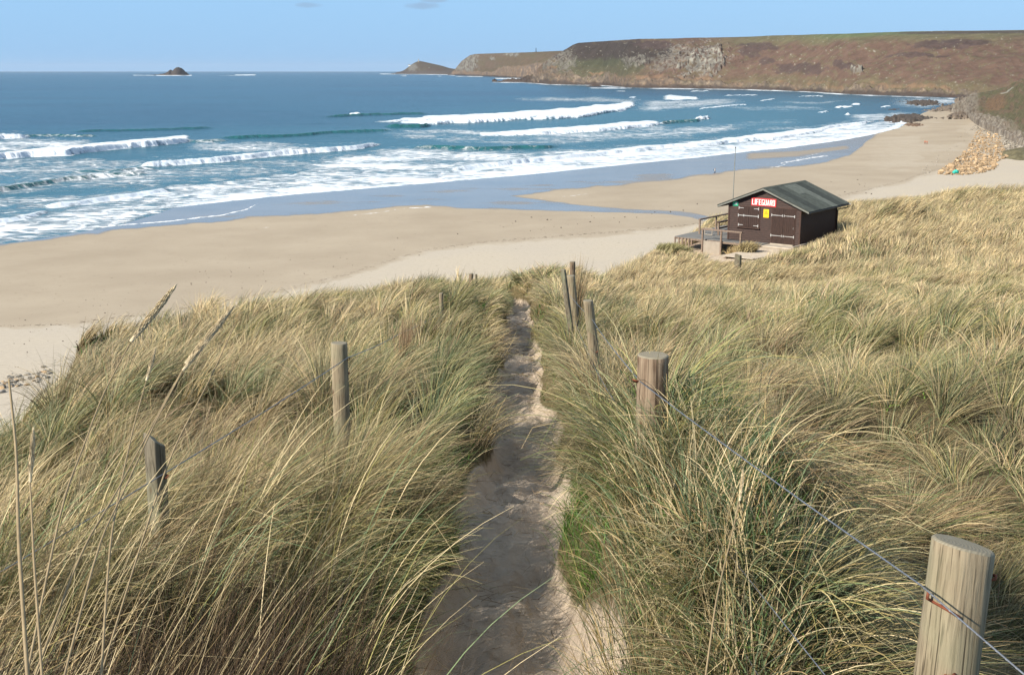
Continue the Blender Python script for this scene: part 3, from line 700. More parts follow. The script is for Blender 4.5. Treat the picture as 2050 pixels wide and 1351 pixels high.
# ------------------------------------------------------------------ near right cliff slope and its hummock
def col_cliff(px, py, T, X, Y):
    n = fbm(px / 24, py / 12, 4, 101); n2 = fbm(px / 9, py / 7, 4, 102); fine = fbm(px / 2.5, py / 2, 3, 103)
    col = C_['olive'] * .8 + (C_['green'] * .75 - C_['olive'] * .8) * n[..., None]
    col = lay(col, ss(.5, .65, n2) * .6, C_['heath'])
    col = lay(col, ss(1.1, .6, blob(px, py, 1992, 207, 26, 17, -.4) + (n2 - .5)) * .85, C_['orange'] * .75)
    m = ss(.34, .2, T + (n2 - .5) * .25) * ss(2060, 1990, px) + ss(1965, 1948, px)
    m = np.maximum(m * .8, ss(.2, .06, T + (n2 - .5) * .3))
    col = lay(col, m, C_['scree'] * 1.0 + (C_['tan'] * .85 - C_['scree'] * 1.0) * ss(.4, .7, fine)[..., None])
    col = lay(col, ss(.62, .7, fine) * .35, C_['dark'])
    col = lay(col, ss(1.2, .6, blob(px, py, 2016, 184, 14, 3, -.4) + (n2 - .5)) * .7, C_['rock'])
    return col, np.clip(m, 0, 1)
def hill_near():
    cx = np.linspace(1905, 2330, 330); t = np.concatenate([[-.05], np.linspace(0, 1, 120), [1.1, 1.4, 2.]])
    PXg, T = np.meshgrid(cx, t)
    base = [(1905, 216), (1935, 222), (1958, 238), (1975, 246), (2000, 256), (2030, 268), (2055, 280), (2100, 300), (2330, 380)]
    top = [(1905, 214), (1922, 204), (1935, 196), (1950, 189), (1985, 182), (2010, 173), (2050, 160), (2100, 146), (2330, 100)]
    bp = pl(base, PXg); zb = -26.5
    bY = at_z(PXg, bp, zb)[1]
    sb = np.interp(PXg, [1905, 1950, 2050, 2330], [25, 60, 95, 110]); yc = bY + sb
    rx, ry, rz = ray(PXg, pl(top, PXg)); zc = rz * yc / ry
    Tc = np.clip(T, 0, 1)
    Yg = np.where(T <= 1, bY + sb * T, yc + (T - 1) * 120); Xg = rx / ry * Yg
    Zg = np.where(T < 0, zb - 5, zb + (zc - zb) * (.5 * Tc ** 1.5 + .5 * ss(-.1, 1.15, Tc)))
    Zg = np.where(T > 1, zc - (T - 1) * 3, Zg)
    px, py = proj(Xg, Yg, Zg); col, rk = col_cliff(px, py, Tc, Xg, Yg)
    Zg = Zg + np.clip(T * 8, 0, 1) * ((fbm(PXg / 34, T * 4, 5, 105) - .5) * 5 + (ridge(PXg / 11, T * 12, 4, 106) - .5) * (.6 + 1.6 * rk))
    me = npmesh('slope', np.stack([Xg, Yg, Zg], -1), gridq(len(t), 330), colors=col, attrs=dict(rock=rk))
    tag(link('cliff_slope', me, M['land_near']), kind='structure')
hill_near()

def rock_outcrop(name, cx, cy, rx, ry, h, label, group, seed, colr=(.10, .078, .062), res=(120, 50), rot=0., fall=1.):
    PXg, PYg = np.meshgrid(np.linspace(cx - rx, cx + rx, res[0]), np.linspace(cy - ry, cy + ry, res[1]))
    X, Y, z = beach_at(PXg, PYg)
    e = blob(PXg, PYg, cx, cy, rx, ry, rot)
    e = e + (fbm(PXg / (rx * .12), PYg / (ry * .4), 5, seed, .6) - .5) * 1.3
    env = ss(1.0, .3, e)
    sc = 6.
    rg = ridge(X / sc, Y / (sc * 2), 4, seed + 4)
    hh = env ** 1.5 * h * .62 * (.2 + 1.3 * rg * fbm(X / 9, Y / 20, 4, seed + 9) * 1.6) - .5 * (1 - ss(0, .12, env))
    c = np.array(colr) * (.5 + 1.1 * fbm(X / 3, Y / 6, 4, seed + 2))[..., None]
    me = npmesh(name, np.stack([X, Y, z + hh], -1), gridq(res[1], res[0]), colors=c, attrs=dict(rock=env))
    return tag(link(name, me, M['reef']), label, 'rocks', group)
rock_outcrop('rock_reef', 1812, 238, 64, 9, 2.6, 'long dark low reef running into the surf below the beach corner', 'rock reefs at the beach end', 3, rot=-.06)
rock_outcrop('rock_reef', 1845, 207.5, 56, 6.5, 3.4, 'dark upper reef with foam behind the first low reef', 'rock reefs at the beach end', 13)
rock_outcrop('rock_reef', 1935, 231, 55, 8, 3.0, 'brown knobbly rock shelf joining the slope, right of the long low reef', 'rock reefs at the beach end', 23, (.20, .155, .115), rot=-.12)
rock_outcrop('rock_reef', 1905, 217, 60, 7, 2.6, 'brown rock shelf between the upper reef and the scree slope', 'rock reefs at the beach end', 33, (.22, .17, .125), rot=-.1)
rock_outcrop('rock_reef', 1829, 250, 22, 4, .9, 'flat reddish rock ledge in the sand under the long low reef', 'rock reefs at the beach end', 43, (.22, .14, .09), (70, 30))
rock_outcrop('rock_reef', 1940, 203, 36, 9, 4.2, 'brown bouldery point where the far bay meets the slope', 'rock reefs at the beach end', 53, (.23, .18, .13), (80, 40))
rock_outcrop('rock_reef', 1785, 220.5, 22, 2.5, 1.6, 'small dark wave-washed rocks left of the upper reef', 'rock reefs at the beach end', 63, (.09, .07, .06), (60, 20))
def offshore(px0, px1, py, h, label, seed):
    xs = np.linspace(0, 1, 90); ys = np.linspace(-1, 1, 24); A, Bv = np.meshgrid(xs, ys)
    X0, Y0 = at_z(px0 + (px1 - px0) * A, py, SEA); wd = h * 5
    env = np.sin(A * math.pi) ** .4 * np.sqrt(np.clip(1 - Bv ** 2, 0, 1))
    hh = env * h * (1.5 * ridge(A * 12 + seed, Bv * 2 + seed, 4, seed)) * (.35 + .65 * ss(0, 1, A)) - 1.
    c = np.array([.085, .062, .052]) * (.6 + .8 * fbm(A * 40, Bv * 9, 3, seed))[..., None]
    me = npmesh('rock', np.stack([X0, Y0 + Bv * wd, SEA + hh], -1), gridq(24, 90), colors=c, attrs=dict(rock=env))
    tag(link('rock_ledge', me, M['land']), label, 'rocks', 'dark ledges at the headland foot')
offshore(998, 1078, 164.6, 7, 'dark rock tongue pointing left from the foot of the headland', 5)
offshore(1168, 1205, 173.6, 4.5, 'small dark surf-washed ledge below the dark flank of the headland', 6)

# ------------------------------------------------------------------ boulders
def boulder_mesh(seed, flat=.6):
    r_ = np.random.default_rng(seed)
    import bmesh
    bm = bmesh.new(); bmesh.ops.create_icosphere(bm, subdivisions=2, radius=.5)
    P = np.array([v.co[:] for v in bm.verts])
    for _ in range(9):   # planar cuts make it angular
        n = r_.normal(size=3); n /= np.linalg.norm(n); dd = r_.uniform(.26, .42)
        k = P @ n; P = P - np.clip(k - dd, 0, None)[:, None] * n
    P *= np.array([1.15, .85, flat]) * r_.uniform(.85, 1.15, 3)
    for v, p in zip(bm.verts, P): v.co = p
    me = bpy.data.meshes.new('boulder'); bm.to_mesh(me); bm.free(); return me
BM = [boulder_mesh(i, .55 + .1 * (i % 4)) for i in range(8)]
BMo = []
for i, m in enumerate(BM):
    m.materials.append(M['stone_o']); g = m.copy(); g.materials.clear(); g.materials.append(M['stone_g']); BMo.append(g)
POLY = [(1878, 349), (1893, 334), (1903, 328), (1920, 314), (1936, 296), (1948, 279), (1953, 262), (1958, 246), (1990, 244), (2050, 262), (2080, 300), (2050, 300), (2034, 297), (2018, 315), (1996, 325), (1990, 340), (1960, 348), (1922, 352), (1900, 351)]
def inpoly(px, py, P):
    c = np.zeros(px.shape, bool); n = len(P)
    for i in range(n):
        x1, y1 = P[i]; x2, y2 = P[(i + 1) % n]
        k = (y1 > py) != (y2 > py)
        xi = x1 + (py - y1) / (y2 - y1 + 1e-9) * (x2 - x1)
        c ^= k & (px < xi)
    return c
def scatter(n, P, bias=1.):
    xs, ys = [p[0] for p in P], [p[1] for p in P]; out = []
    while len(out) < n:
        a = rng.uniform(min(xs), max(xs)); b_ = min(ys) + (max(ys) - min(ys)) * rng.uniform() ** bias
        if inpoly(np.array([a]), np.array([b_]), P)[0]: out.append((a, b_))
    return np.array(out)
pts = scatter(260, POLY, .75)
X, Y, z = beach_at(pts[:, 0], pts[:, 1])
order = np.argsort(Y)
for k, i in enumerate(order):
    d = Y[i]; near = pts[i, 1] > 325
    s = (rng.uniform(.7, 2.0) if near else rng.uniform(.8, 1.7))
    om = (pts[i, 0] < 2020 - (320 - pts[i, 1]) * .4)
    o = bpy.data.objects.new('boulder', (BM if om else BMo)[rng.integers(8)]); COL.objects.link(o)
    o.location = (X[i], Y[i], z[i] + .22 * s); o.scale = (s, s * rng.uniform(.7, 1.1), s); o.rotation_euler = (rng.uniform(-.3, .3), rng.uniform(-.3, .3), rng.uniform(0, 6.3))
    if om: tag(o, 'pale orange granite boulder in the tumbled pile at the back of the beach', 'boulder', 'orange boulders piled at the back of the beach')
    else: tag(o, 'grey granite boulder on the slope above the orange boulder pile', 'boulder', 'grey boulders above the orange pile')
for nm in ('stone_o', 'stone_g'):
    nt_ = M[nm].node_tree; p_ = [q for q in nt_.nodes if q.type == 'BSDF_PRINCIPLED'][0]; lk = p_.inputs['Base Color'].links[0].from_socket
    oi = nt_.nodes.new('ShaderNodeObjectInfo').outputs['Random']
    g_ = mr(nt_, oi, 0, 1, .6, 1.15); cc = N(nt_, 'ShaderNodeCombineColor', i_0=g_, i_1=mth(nt_, 'MULTIPLY', g_, .98), i_2=mth(nt_, 'MULTIPLY', g_, .94)).outputs[0]
    nt_.links.new(mix(nt_, 1., lk, cc, 'MULTIPLY'), p_.inputs['Base Color'])
def rubble(name, pts, smin, smax, mat, seed, kind='stuff', zf=beach_at, label=None, cat=None):
    X, Y, z = zf(pts[:, 0], pts[:, 1]); r_ = np.random.default_rng(seed); n = len(pts)
    me0 = BM[2]; V0 = np.array([v.co[:] for v in me0.vertices]); F0 = np.array([p.vertices[:] for p in me0.polygons])
    s = r_.uniform(smin, smax, n) ; a = r_.uniform(0, 6.28, n)
    c, s_ = np.cos(a), np.sin(a)
    sc = s[:, None] * r_.uniform(.6, 1.2, (n, 3))
    P = V0[None] * sc[:, None]
    Q = np.stack([P[..., 0] * c[:, None] - P[..., 1] * s_[:, None] + X[:, None], P[..., 0] * s_[:, None] + P[..., 1] * c[:, None] + Y[:, None], P[..., 2] + z[:, None] + .15 * s[:, None]], -1)
    Fc = (F0[None] + (np.arange(n) * len(V0))[:, None, None]).reshape(-1, 3)
    o = link(name, npmesh(name, Q, Fc, smooth=False), mat); tag(o, label, cat, kind=kind); return o
pts = scatter(1500, POLY, .7)
P1 = pts[pts[:, 0] < 2020 - (320 - pts[:, 1]) * .4]; P2 = pts[pts[:, 0] >= 2020 - (320 - pts[:, 1]) * .4]
rubble('small_orange_rocks', P1, .35, 1.1, M['stone_o'], 1)
rubble('small_grey_rocks', np.concatenate([P2, scatter(500, [(1940, 262), (1958, 244), (1995, 246), (2060, 285), (2060, 305), (2034, 296), (1965, 262)])]), .35, 1.2, M['stone_g'], 2)
sc = scatter(60, [(1840, 362), (1900, 322), (1950, 262), (1930, 255), (1905, 290), (1850, 330)])
rubble('scattered_pebbles', sc, .25, .7, M['stone_g'], 3)
# the turquoise net bundle in the pile
x, y, z = [float(q) for q in beach_at(1913.0, 349.)]
t = empty('fishing_net', (x, y, z)); tag(t, 'bundle of turquoise fishing net wedged in the boulders', 'net')
b = MB(); b.tube([(-.9, 0, .2), (-.5, 0, .5), (0, -.1, .75), (.5, 0, .55), (.85, 0, .15)], [.25, .5, .62, .5, .2], 12); b.build('net_bundle', M['net'], t, True)
b = MB()
for k in range(14):
    q = rng.uniform(-1, 1, 4); b.tube([(q[0] * .8, -.5, .1), (q[1] * .5, -.62, .7), (q[2] * .8, -.45, 1.25)], .035, 5)
b.build('loose_strands', M['net'], t, True)
# grey-green hummock at right edge above the rocks
def hummock(cx, cy, rx, ry, h, label):
    PXg, PYg = np.meshgrid(np.linspace(cx - rx, cx + rx, 80), np.linspace(cy - ry, cy + ry, 40))
    X, Y, z = beach_at(PXg, PYg); e = blob(PXg, PYg, cx, cy, rx, ry) + (fbm(X / 3, Y / 5, 4, 7) - .5) * .5
    hh = ss(1, .3, e) * h + .5 * (fbm(X / 2, Y / 2, 4, 5) - .5) * ss(1, .7, e) - .3 * ss(.9, 1.1, e)
    c = C_['olive'] * 1.1 * (.6 + .9 * fbm(X / 1.2, Y / 2.5, 4, 6))[..., None]
    tag(link('grass_hummock', npmesh('hum', np.stack([X, Y, z + hh], -1), gridq(40, 80), colors=c, attrs=dict(rock=hh * 0)), M['land_near']), label, 'dune')
hummock(2052, 311, 52, 11, 2.0, 'low grassy hummock at the right edge beside the orange boulders')

# foreground-left stones on the sand
pts = np.array([(rng.uniform(-10, 100), 0) for _ in range(90)])
pts[:, 1] = 752 + rng.normal(0, 7, 90) + (80 - pts[:, 0]) * .28
X, Y, z = beach_at(pts[:, 0], pts[:, 1])
for i in range(90):
    o = bpy.data.objects.new('beach_stone', (BM if rng.uniform() < .15 else BMo)[rng.integers(8)]); COL.objects.link(o)
    s = rng.uniform(.15, .62); o.location = (X[i], Y[i], z[i] + .15 * s); o.scale = (s * 1.2, s, s * .8); o.rotation_euler = (0, 0, rng.uniform(0, 6.3))
    tag(o, 'grey and tan stone on the sand below the left edge of the dune', 'stone', 'stones on the sand at the left edge')
pts = scatter(110, [(0, 640), (0, 735), (120, 735), (300, 660), (500, 600), (820, 520), (1000, 500), (800, 470), (500, 520), (100, 600)])
rubble('seaweed_wrack', pts, .05, .2, M['weed'], 5)
pts = scatter(60, [(1480, 400), (1800, 330), (1750, 390), (1400, 420), (1150, 460), (900, 470), (1000, 440)])
rubble('seaweed_scraps', pts, .12, .4, M['weed'], 6)

# ================================================================== the dune
HX, HY, HZ, HYAW = 18.338, 72.819, -10.9, -.661
hc, hs = math.cos(HYAW), math.sin(HYAW)
def hloc(x, y):
    dx, dy = x - HX, y - HY
    return hc * dx + hs * dy, -hs * dx + hc * dy
PK = [(-5, -.9), (0, -1.65), (10, -3.1), (20, -4.6), (30, -6.1), (45, -8.5), (56, -10.4), (64, -11.2), (72, -11.5), (90, -11.7), (105, -11.9), (200, -16)]
_py = np.linspace(-10, 200, 2101); _pz = np.interp(_py, [p[0] for p in PK], [p[1] for p in PK])
_k = np.exp(-np.linspace(-2, 2, 81) ** 2); _k /= _k.sum()
_pz = np.convolve(np.pad(_pz, 40, 'edge'), _k, 'valid')
BROW = [(-300, 7), (-100, 8), (0, 9.5), (60, 12.5), (120, 17), (180, 24), (300, 28), (400, 30), (700, 36), (850, 40), (1040, 46), (1200, 58), (1340, 76), (1420, 88), (1700, 94), (2050, 101), (2300, 106), (2700, 115)]
def path_x(y): return .006 * y + .05 * np.sin(y * .9) - .07 * ss(6, 3, y) - ss(29, 36, y) * (y - 29) * .55
def path_half(y): return .295 + .045 * np.sin(y * 1.9 + 1) + .03 * np.sin(y * 4.3) + .02 * ss(7, 3, y) 
def brow_s(x, y):
    pxa = CX + F * x / np.maximum(y, .5) / 1.0
    return y - pl(BROW, pxa)
def sandmask(x, y):
    """bare sand: the path and the trodden apron round the hut"""
    a = ss(1.3, .85, np.abs(x - path_x(y)) / path_half(y)) * ss(34, 31, y)
    lx, ly = hloc(x, y)
    n = (fbm(x / 1.3, y / 1.3, 3, 201) - .5)
    b1 = ss(1.1, .85, blob(lx, ly, -5.4, -2.6, 4.4, 1.7, -.12) + n * .5)
    b2 = ss(1.1, .85, blob(lx, ly, -2.2, -4.6, 2.6, 2.2, .5) + n * .5)
    b3 = (lx > -8.6) * (lx < .4) * (ly > -1.6) * (ly < 6.0)
    b4 = (lx > -2.6) * (lx < .55) * (ly > -8) * (ly < 0)
    return np.clip(np.maximum.reduce([a, b1, b2, b3 * 1., b4 * 1.]), 0, 1)
def H0(x, y):
    z = np.interp(y, _py, _pz)
    z = z + np.where(x < 0, -.045 * -x - .0085 * x * x, .022 * x + .0004 * x * x)
    lx, ly = hloc(x, y)
    e = np.maximum(np.maximum(-9.5 - lx, lx - .9) / 4., np.maximum(-4.5 - ly, ly - 7.) / 4.)
    wgt = ss(1, 0, e)
    pad = HZ - .12 - .75 * ss(-1.9, -3.2, lx) * ss(-9, -3, ly - 0) + .035 * np.clip(-1.5 - ly, 0, 8) 
    z = z + (pad - z) * wgt
    z = z + .95 * ss(.6, 3.2, lx) * ss(12, 5, lx) * ss(-7, -1, ly) * ss(14, 8, ly)
    pxa = CX + F * x / np.maximum(y, .5)
    z = z - .85 * ss(10, 26, y) * ss(66, 46, y) * ss(1110, 1300, pxa)
    z = z + 1.25 * ss(1, .15, blob(lx, ly, 3.3, 8.2, 3.6, 3.4))
    s = brow_s(x, y) - 2.5
    sp = np.where(s > 12, s, 1.6 * np.log1p(np.exp(np.clip(s, -30, 12) / 1.6)))
    z = z - .62 * sp
    return np.maximum(z, -31)
def mounds(x, y):
    return (.78 + .3 * ss(6, 10, y) - .7 * ss(38, 60, y)) * (fbm(x / 2.3, y / 2.3, 3, 301) - .5) + .9 * (fbm(x / 9, y / 9, 2, 302) - .5) * ss(6, 20, y) + .36 * (fbm(x / .8, y / .8, 2, 303) - .5) * ss(50, 28, y)
def blob_m(x, y, cx, cy, rx, ry): return ss(1.3, .4, blob(x, y, cx, cy, rx, ry))
def H(x, y):
    z = H0(x, y)
    dx = x - path_x(y); a = np.abs(dx) / path_half(y); pth = ss(34, 31, y)
    sm = sandmask(x, y)
    lx, ly = hloc(x, y)
    hut = ss(1, 0, np.maximum(np.maximum(-9.5 - lx, lx - .9) / 3., np.maximum(-3 - ly, ly - 7.) / 3.))
    z = z + mounds(x, y) * (1 - sm * .85) * (1 - .8 * hut)
    bank = np.where(dx > 0, .26 * ss(1., 2.2, a) - .25 * ss(.9, 1.6, dx) * ss(9, 5, y), .20 * ss(1., 2.2, a) - .13 * ss(3.8, 2.0, a) * ss(.8, 1.8, a) * ss(8, 5, y))
    bank = bank + .60 * blob_m(x, y, .66, 3.75, .40, 1.25) - .22 * blob_m(x, y, -1.0, 3.0, .5, .7) - .3 * ss(1.0, 1.5, x) * ss(9, 5, y)
    z = z + pth * (bank - .16 * ss(1.3, .6, a))
    foot = (fbm(x / .17, y / .22, 4, 305) - .5) * .15 + (fbm(x / .42, y / .5, 3, 306) - .5) * .26
    return z + foot * ss(.2, .8, sm) * ss(60, 20, y)
dn = np.concatenate([np.linspace(-2, 14, 330), np.linspace(14.06, 40, 240), np.linspace(40.2, 125, 260), [130, 140, 160, 180]])
# fan-shaped grid: real ground, finer near the viewer
un = np.sort(np.concatenate([np.linspace(-1., 1., 420), np.linspace(-.09, .09, 90)]))
U, Dg = np.meshgrid(un, dn)
Yd = Dg; Xd = U * (3.2 + np.maximum(Dg, 0) * .62) + .0
Zd = H(Xd, Yd)
o = link('dune', npmesh('dune', np.stack([Xd, Yd, Zd], -1), gridq(len(dn), len(un)), attrs=dict(sand=sandmask(Xd, Yd))), M['dune'])
tag(o, kind='structure')

# ------------------------------------------------------------------ grass
PALS = dict(straw=(.57, .46, .265), gold=(.47, .345, .165), grey=(.38, .325, .20), green=(.14, .17, .06), blue=(.13, .175, .085), olive=(.25, .225, .08), brown=(.24, .155, .085), bright=(.10, .19, .035), pink=(.38, .26, .175))
PALS = {k: np.array(v) for k, v in PALS.items()}
ALLV, ALLQ, ALLC = [], [], []
def blades(root, L, wd, az, phi0, phi1, segs, cb, ct, bend=1.3, rng=rng):
    n = len(L); S = segs
    t = (np.arange(S) + .5) / S
    phi = phi0[:, None] + (phi1 - phi0)[:, None] * t[None] ** bend
    kk = (rng.uniform(size=n) < .13) * rng.uniform(.4, 1.5, n); k0 = rng.uniform(.35, .85, n)
    phi = phi + kk[:, None] * (t[None] > k0[:, None])
    st = (L / S)[:, None]
    hz = np.concatenate([np.zeros((n, 1)), np.cumsum(np.sin(phi) * st, 1)], 1)
    vz = np.concatenate([np.zeros((n, 1)), np.cumsum(np.cos(phi) * st, 1)], 1)
    side = rng.normal(0, .06, (n, 1)) * (np.arange(S + 1) / S)[None] ** 2 * L[:, None]
    dx, dy = np.sin(az)[:, None], np.cos(az)[:, None]
    P = np.stack([root[:, 0:1] + hz * dx + side * dy, root[:, 1:2] + hz * dy - side * dx, root[:, 2:3] + vz], -1)
    tw = rng.uniform(-1.2, 1.2, n)[:, None]
    te = np.arange(S + 1) / S
    w_ = wd[:, None] * .5 * (1 - .82 * te[None] ** 1.6)
    ph = np.concatenate([phi[:, :1], phi], 1)
    nx, nz = -np.cos(ph), np.sin(ph)      # in-plane normal
    sx = np.cos(tw) * dy + np.sin(tw) * nx * dx
    sy = -np.cos(tw) * dx + np.sin(tw) * nx * dy
    sz = np.sin(tw) * nz
    side3 = np.stack([sx, sy, sz], -1) * w_[..., None]
    V = np.stack([P - side3, P + side3], 2)          # n,S+1,2,3
    base = (np.arange(n) * (S + 1) * 2)[:, None]
    k = (np.arange(S) * 2)[None]
    Q = np.stack([base + k, base + k + 1, base + k + 3, base + k + 2], -1).reshape(-1, 4)
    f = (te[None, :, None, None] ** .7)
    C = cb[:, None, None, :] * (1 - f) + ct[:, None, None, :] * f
    C = np.broadcast_to(C, (n, S + 1, 2, 3))
    off = sum(len(v) for v in ALLV)
    ALLV.append(V.reshape(-1, 3).astype(np.float32)); ALLQ.append((Q + off).astype(np.int32)); ALLC.append(C.reshape(-1, 3).astype(np.float32))
WIND = R(62)      # compass heading the wind lays the blades towards
def green_field(x, y):
    """0 straw .. 1 green, a property of each patch of plants"""
    px, py = proj(x, y, H0(x, y) + .3)
    g = fbm(x / 2.2, y / 2.2, 4, 401) * .75 + fbm(x / .6, y / .6, 2, 402) * .25
    b = .435 + .10 * ss(30, 8, y) - .17 * ss(38, 62, y)
    b = b + .12 * ss(1150, 1500, px) * ss(700, 900, py) + .1 * ss(1500, 1900, px) * ss(480, 620, py)
    b = b + .16 * blob_m(x, y, -.75, 3.6, .6, 1.8) + .14 * blob_m(x, y, -.8, 7.5, .5, 3.)
    b = b - .12 * ss(700, 300, px) * ss(1000, 750, py)
    return g + b - .5
def plant(n, d0, d1, cell, Lr, wfun, segs, name, seed, pull=.62, short=False, powd=1.0, edge_only=False):
    r_ = np.random.default_rng(seed)
    d = np.sqrt(r_.uniform(d0 * d0, d1 * d1, n)) if powd == 1 else d0 + (d1 - d0) * r_.uniform(size=n) ** powd
    amax = R(40) if d1 < 8 else R(35) if d1 < 20 else R(30.5)
    a = r_.uniform(-amax, amax, n)
    x, y = d * np.sin(a), d * np.cos(a)
    if d0 < 2: x = x + r_.uniform(-1.5, 1.5, n) * ss(6, 1, d)
    # tussocks
    ix, iy = np.floor(x / cell), np.floor(y / cell)
    ccx = (ix + .15 + .7 * _h(ix, iy, seed)) * cell; ccy = (iy + .15 + .7 * _h(ix, iy, seed + 1)) * cell
    rx_, ry_ = x - ccx, y - ccy
    x = x - rx_ * pull; y = y - ry_ * pull
    ch = _h(ix, iy, seed + 2); ch2 = _h(ix, iy, seed + 3); ch3 = _h(ix, iy, seed + 4)
    dx = x - path_x(y); pa = np.abs(dx) / path_half(y)
    sm = sandmask(x, y)
    keep = (sm < r_.uniform(.15, .5, n)) & (brow_s(x, y) < 5.5)
    if not short:
        hol = fbm(x / 1.5, y / 1.5, 3, 420)
        keep &= r_.uniform(size=n) < 1 - .88 * ss(.57, .68, hol) * ss(50, 30, y)
        keep &= r_.uniform(size=n) < 1 - .85 * blob_m(x, y, -1.1, 2.85, .4, .6)
        keep &= (pa > r_.uniform(.85, 1.7, n)) | (y > 34)
        keep &= r_.uniform(size=n) > .62 * (dx < 0) * ss(4.5, 1.5, pa) * ss(9, 6, y)
    lx, ly = hloc(x, y)
    keep &= ~((lx > -8.7) & (lx < .35) & (ly > -1.4) & (ly < 6.2)) & ~((lx > -2.2) & (lx < .5) & (ly > -7.6) & (ly < 0))
    for fx, fy, fr in ((.86, 2.12, .09), (.5, 4.0, .11)): keep &= (x - fx) ** 2 + (y - fy) ** 2 > fr * fr
    x, y, ch, ch2, ch3, dx, pa, rx_, ry_, d = [q[keep] for q in (x, y, ch, ch2, ch3, dx, pa, rx_, ry_, d)]
    n = len(x); z = H(x, y) - .02
    near_edge = ss(4.2, 1.1, pa) * ss(34, 31, y)
    # lean direction: wind + radial + over the path at its edges
    waz = WIND + (fbm(x / 5, y / 5, 3, 430) - .5) * 2.4 + (fbm(x / 1.2, y / 1.2, 2, 431) - .5) * 1.6
    wl = .95
    vx, vy = np.sin(waz) * wl, np.cos(waz) * wl
    rr = cell * .5
    rx_ = rx_ * (1 - .7 * ss(45, 60, d)); ry_ = ry_ * (1 - .7 * ss(45, 60, d))
    vx = vx + rx_ / rr * .75 + r_.normal(0, .28, n); vy = vy + ry_ / rr * .75 + r_.normal(0, .28, n)
    sgn = np.sign(dx)
    ew = near_edge * np.where(sgn > 0, 1.25, .3)
    jn = r_.normal(0, .34, (2, n)) * ss(9, 4, d)
    vx = vx - sgn * ew + jn[0]; vy = vy - ew * .45 + jn[1]
    az = np.arctan2(vx, vy)
    g = green_field(x, y) + (ch - .5) * .55 + r_.normal(0, .11, n)
    hgt = .75 + .5 * fbm(x / 3, y / 3, 2, 440)
    L = r_.uniform(*Lr, n) * hgt * (.8 + .4 * ch2)
    L = L * (1 - np.where(dx > 0, .45 * ss(2.2, 1.0, pa), .42 * ss(3.0, 1.1, pa)) * ss(34, 31, y))
    ppx, ppy = proj(x, y, z)
    flat = ss(1340, 1480, ppx) * ss(720, 900, ppy)
    L = L * (1 - .3 * flat)
    L = L * (1 - .22 * blob_m(x, y, .6, 3.0, .4, 1.1))
    hutfront = ss(1.4, .9, blob(*hloc(x, y), -2.5, -4.5, 8.5, 5.5))
    L = L * (1 - .45 * hutfront)
    phi0 = np.abs(r_.normal(.28, .2, n)) + .1; phi1 = r_.uniform(1.0, 1.75, n) + .25 * near_edge + .25 * (ch3 - .5)
    vx = vx * 1.; L = L
    phi0 = phi0 + .35 * flat; phi1 = phi1 + .3 * flat
    g = g + .05 * flat
    up = r_.uniform(size=n) < .10 * (1 - flat)
    phi1 = np.where(up, r_.uniform(.5, 1., n), phi1)
    if short:
        phi0 = np.abs(r_.normal(.3, .35, n)); phi1 = r_.uniform(.6, 2.0, n)
        az = r_.uniform(0, 6.28, n); L = L * (1 + .9 * ss(3.2, 1.2, pa) * ss(14, 8, y))
    W = wfun(d) * r_.uniform(.5, 1.4, n)
    # colours
    k = r_.uniform(size=(n, 1)); g1 = ss(.40, .66, g)[:, None]
    dry = np.where(k < .45, PALS['straw'], np.where(k < .7, PALS['gold'], np.where(k < .9, PALS['grey'], PALS['pink'])))
    k2 = r_.uniform(size=(n, 1)); bl = ss(.45, .6, fbm(x / 3.3, y / 3.3, 2, 450))[:, None]
    grn = np.where(k2 < .3 + .3 * bl, PALS['blue'], np.where(k2 < .75, PALS['olive'], PALS['green']))
    pick = r_.uniform(size=(n, 1)) < g1 * .85 + .08
    ct = np.where(pick, grn, dry); flb = (flat[:, None] * .6 + .75 * ss(.52, .64, fbm(x / 1.3, y / 1.3, 3, 470))[:, None] * ss(14, 7, d)[:, None]) * (r_.uniform(size=(n, 1)) < .6); flb = np.clip(flb, 0, 1)
    ct = ct * (1 - flb) + PALS['brown'] * 1.15 * flb
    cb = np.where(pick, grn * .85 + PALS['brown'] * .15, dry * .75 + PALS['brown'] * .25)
    farw = ss(28, 60, d)[:, None]
    ct = ct * (1 - .12 * farw) + (PALS['straw'] * .9) * .12 * farw
    ct = np.where(pick & (r_.uniform(size=(n, 1)) < .35), ct * .45 + PALS['straw'] * .55, ct)      # green blades with dry tips
    if short:
        bw = (fbm(x / 1.1, y / 1.1, 3, 460) + .12 * ss(.8, .2, np.abs(x - .7)) * ss(5, 3, y))[:, None]
        bw = bw + .22 * (ss(3.2, 1.2, pa) * ss(14, 8, y))[:, None]
        sel = r_.uniform(size=(n, 1)) < ss(.42, .60, bw)
        ct = np.where(sel, PALS['bright'] * (.55 + .6 * k), np.where(k < .5, PALS['brown'], PALS['olive'] * .8)); cb = ct * .8
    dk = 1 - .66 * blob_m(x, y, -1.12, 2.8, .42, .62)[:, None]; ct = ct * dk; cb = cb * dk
    v = r_.uniform(.5, 1.32, (n, 1)) * (.66 + .6 * ch3[:, None]); ct = ct * v; cb = cb * v
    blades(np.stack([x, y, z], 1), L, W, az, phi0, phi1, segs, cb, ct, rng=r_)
    return n
wf = lambda d: np.maximum(.0034, .00050 * d)
def commit(name, mat='grass', kind='stuff', label=None, cat=None):
    V, Q, C = np.concatenate(ALLV), np.concatenate(ALLQ), np.concatenate(ALLC)
    o = link(name, npmesh(name, V, Q, smooth=False, colors=C), M[mat]); ALLV.clear(); ALLQ.clear(); ALLC.clear()
    return tag(o, label, cat, kind=kind)
plant(130000, 1.0, 6.5, .36, (.40, .80), wf, 7, 'a', 11)
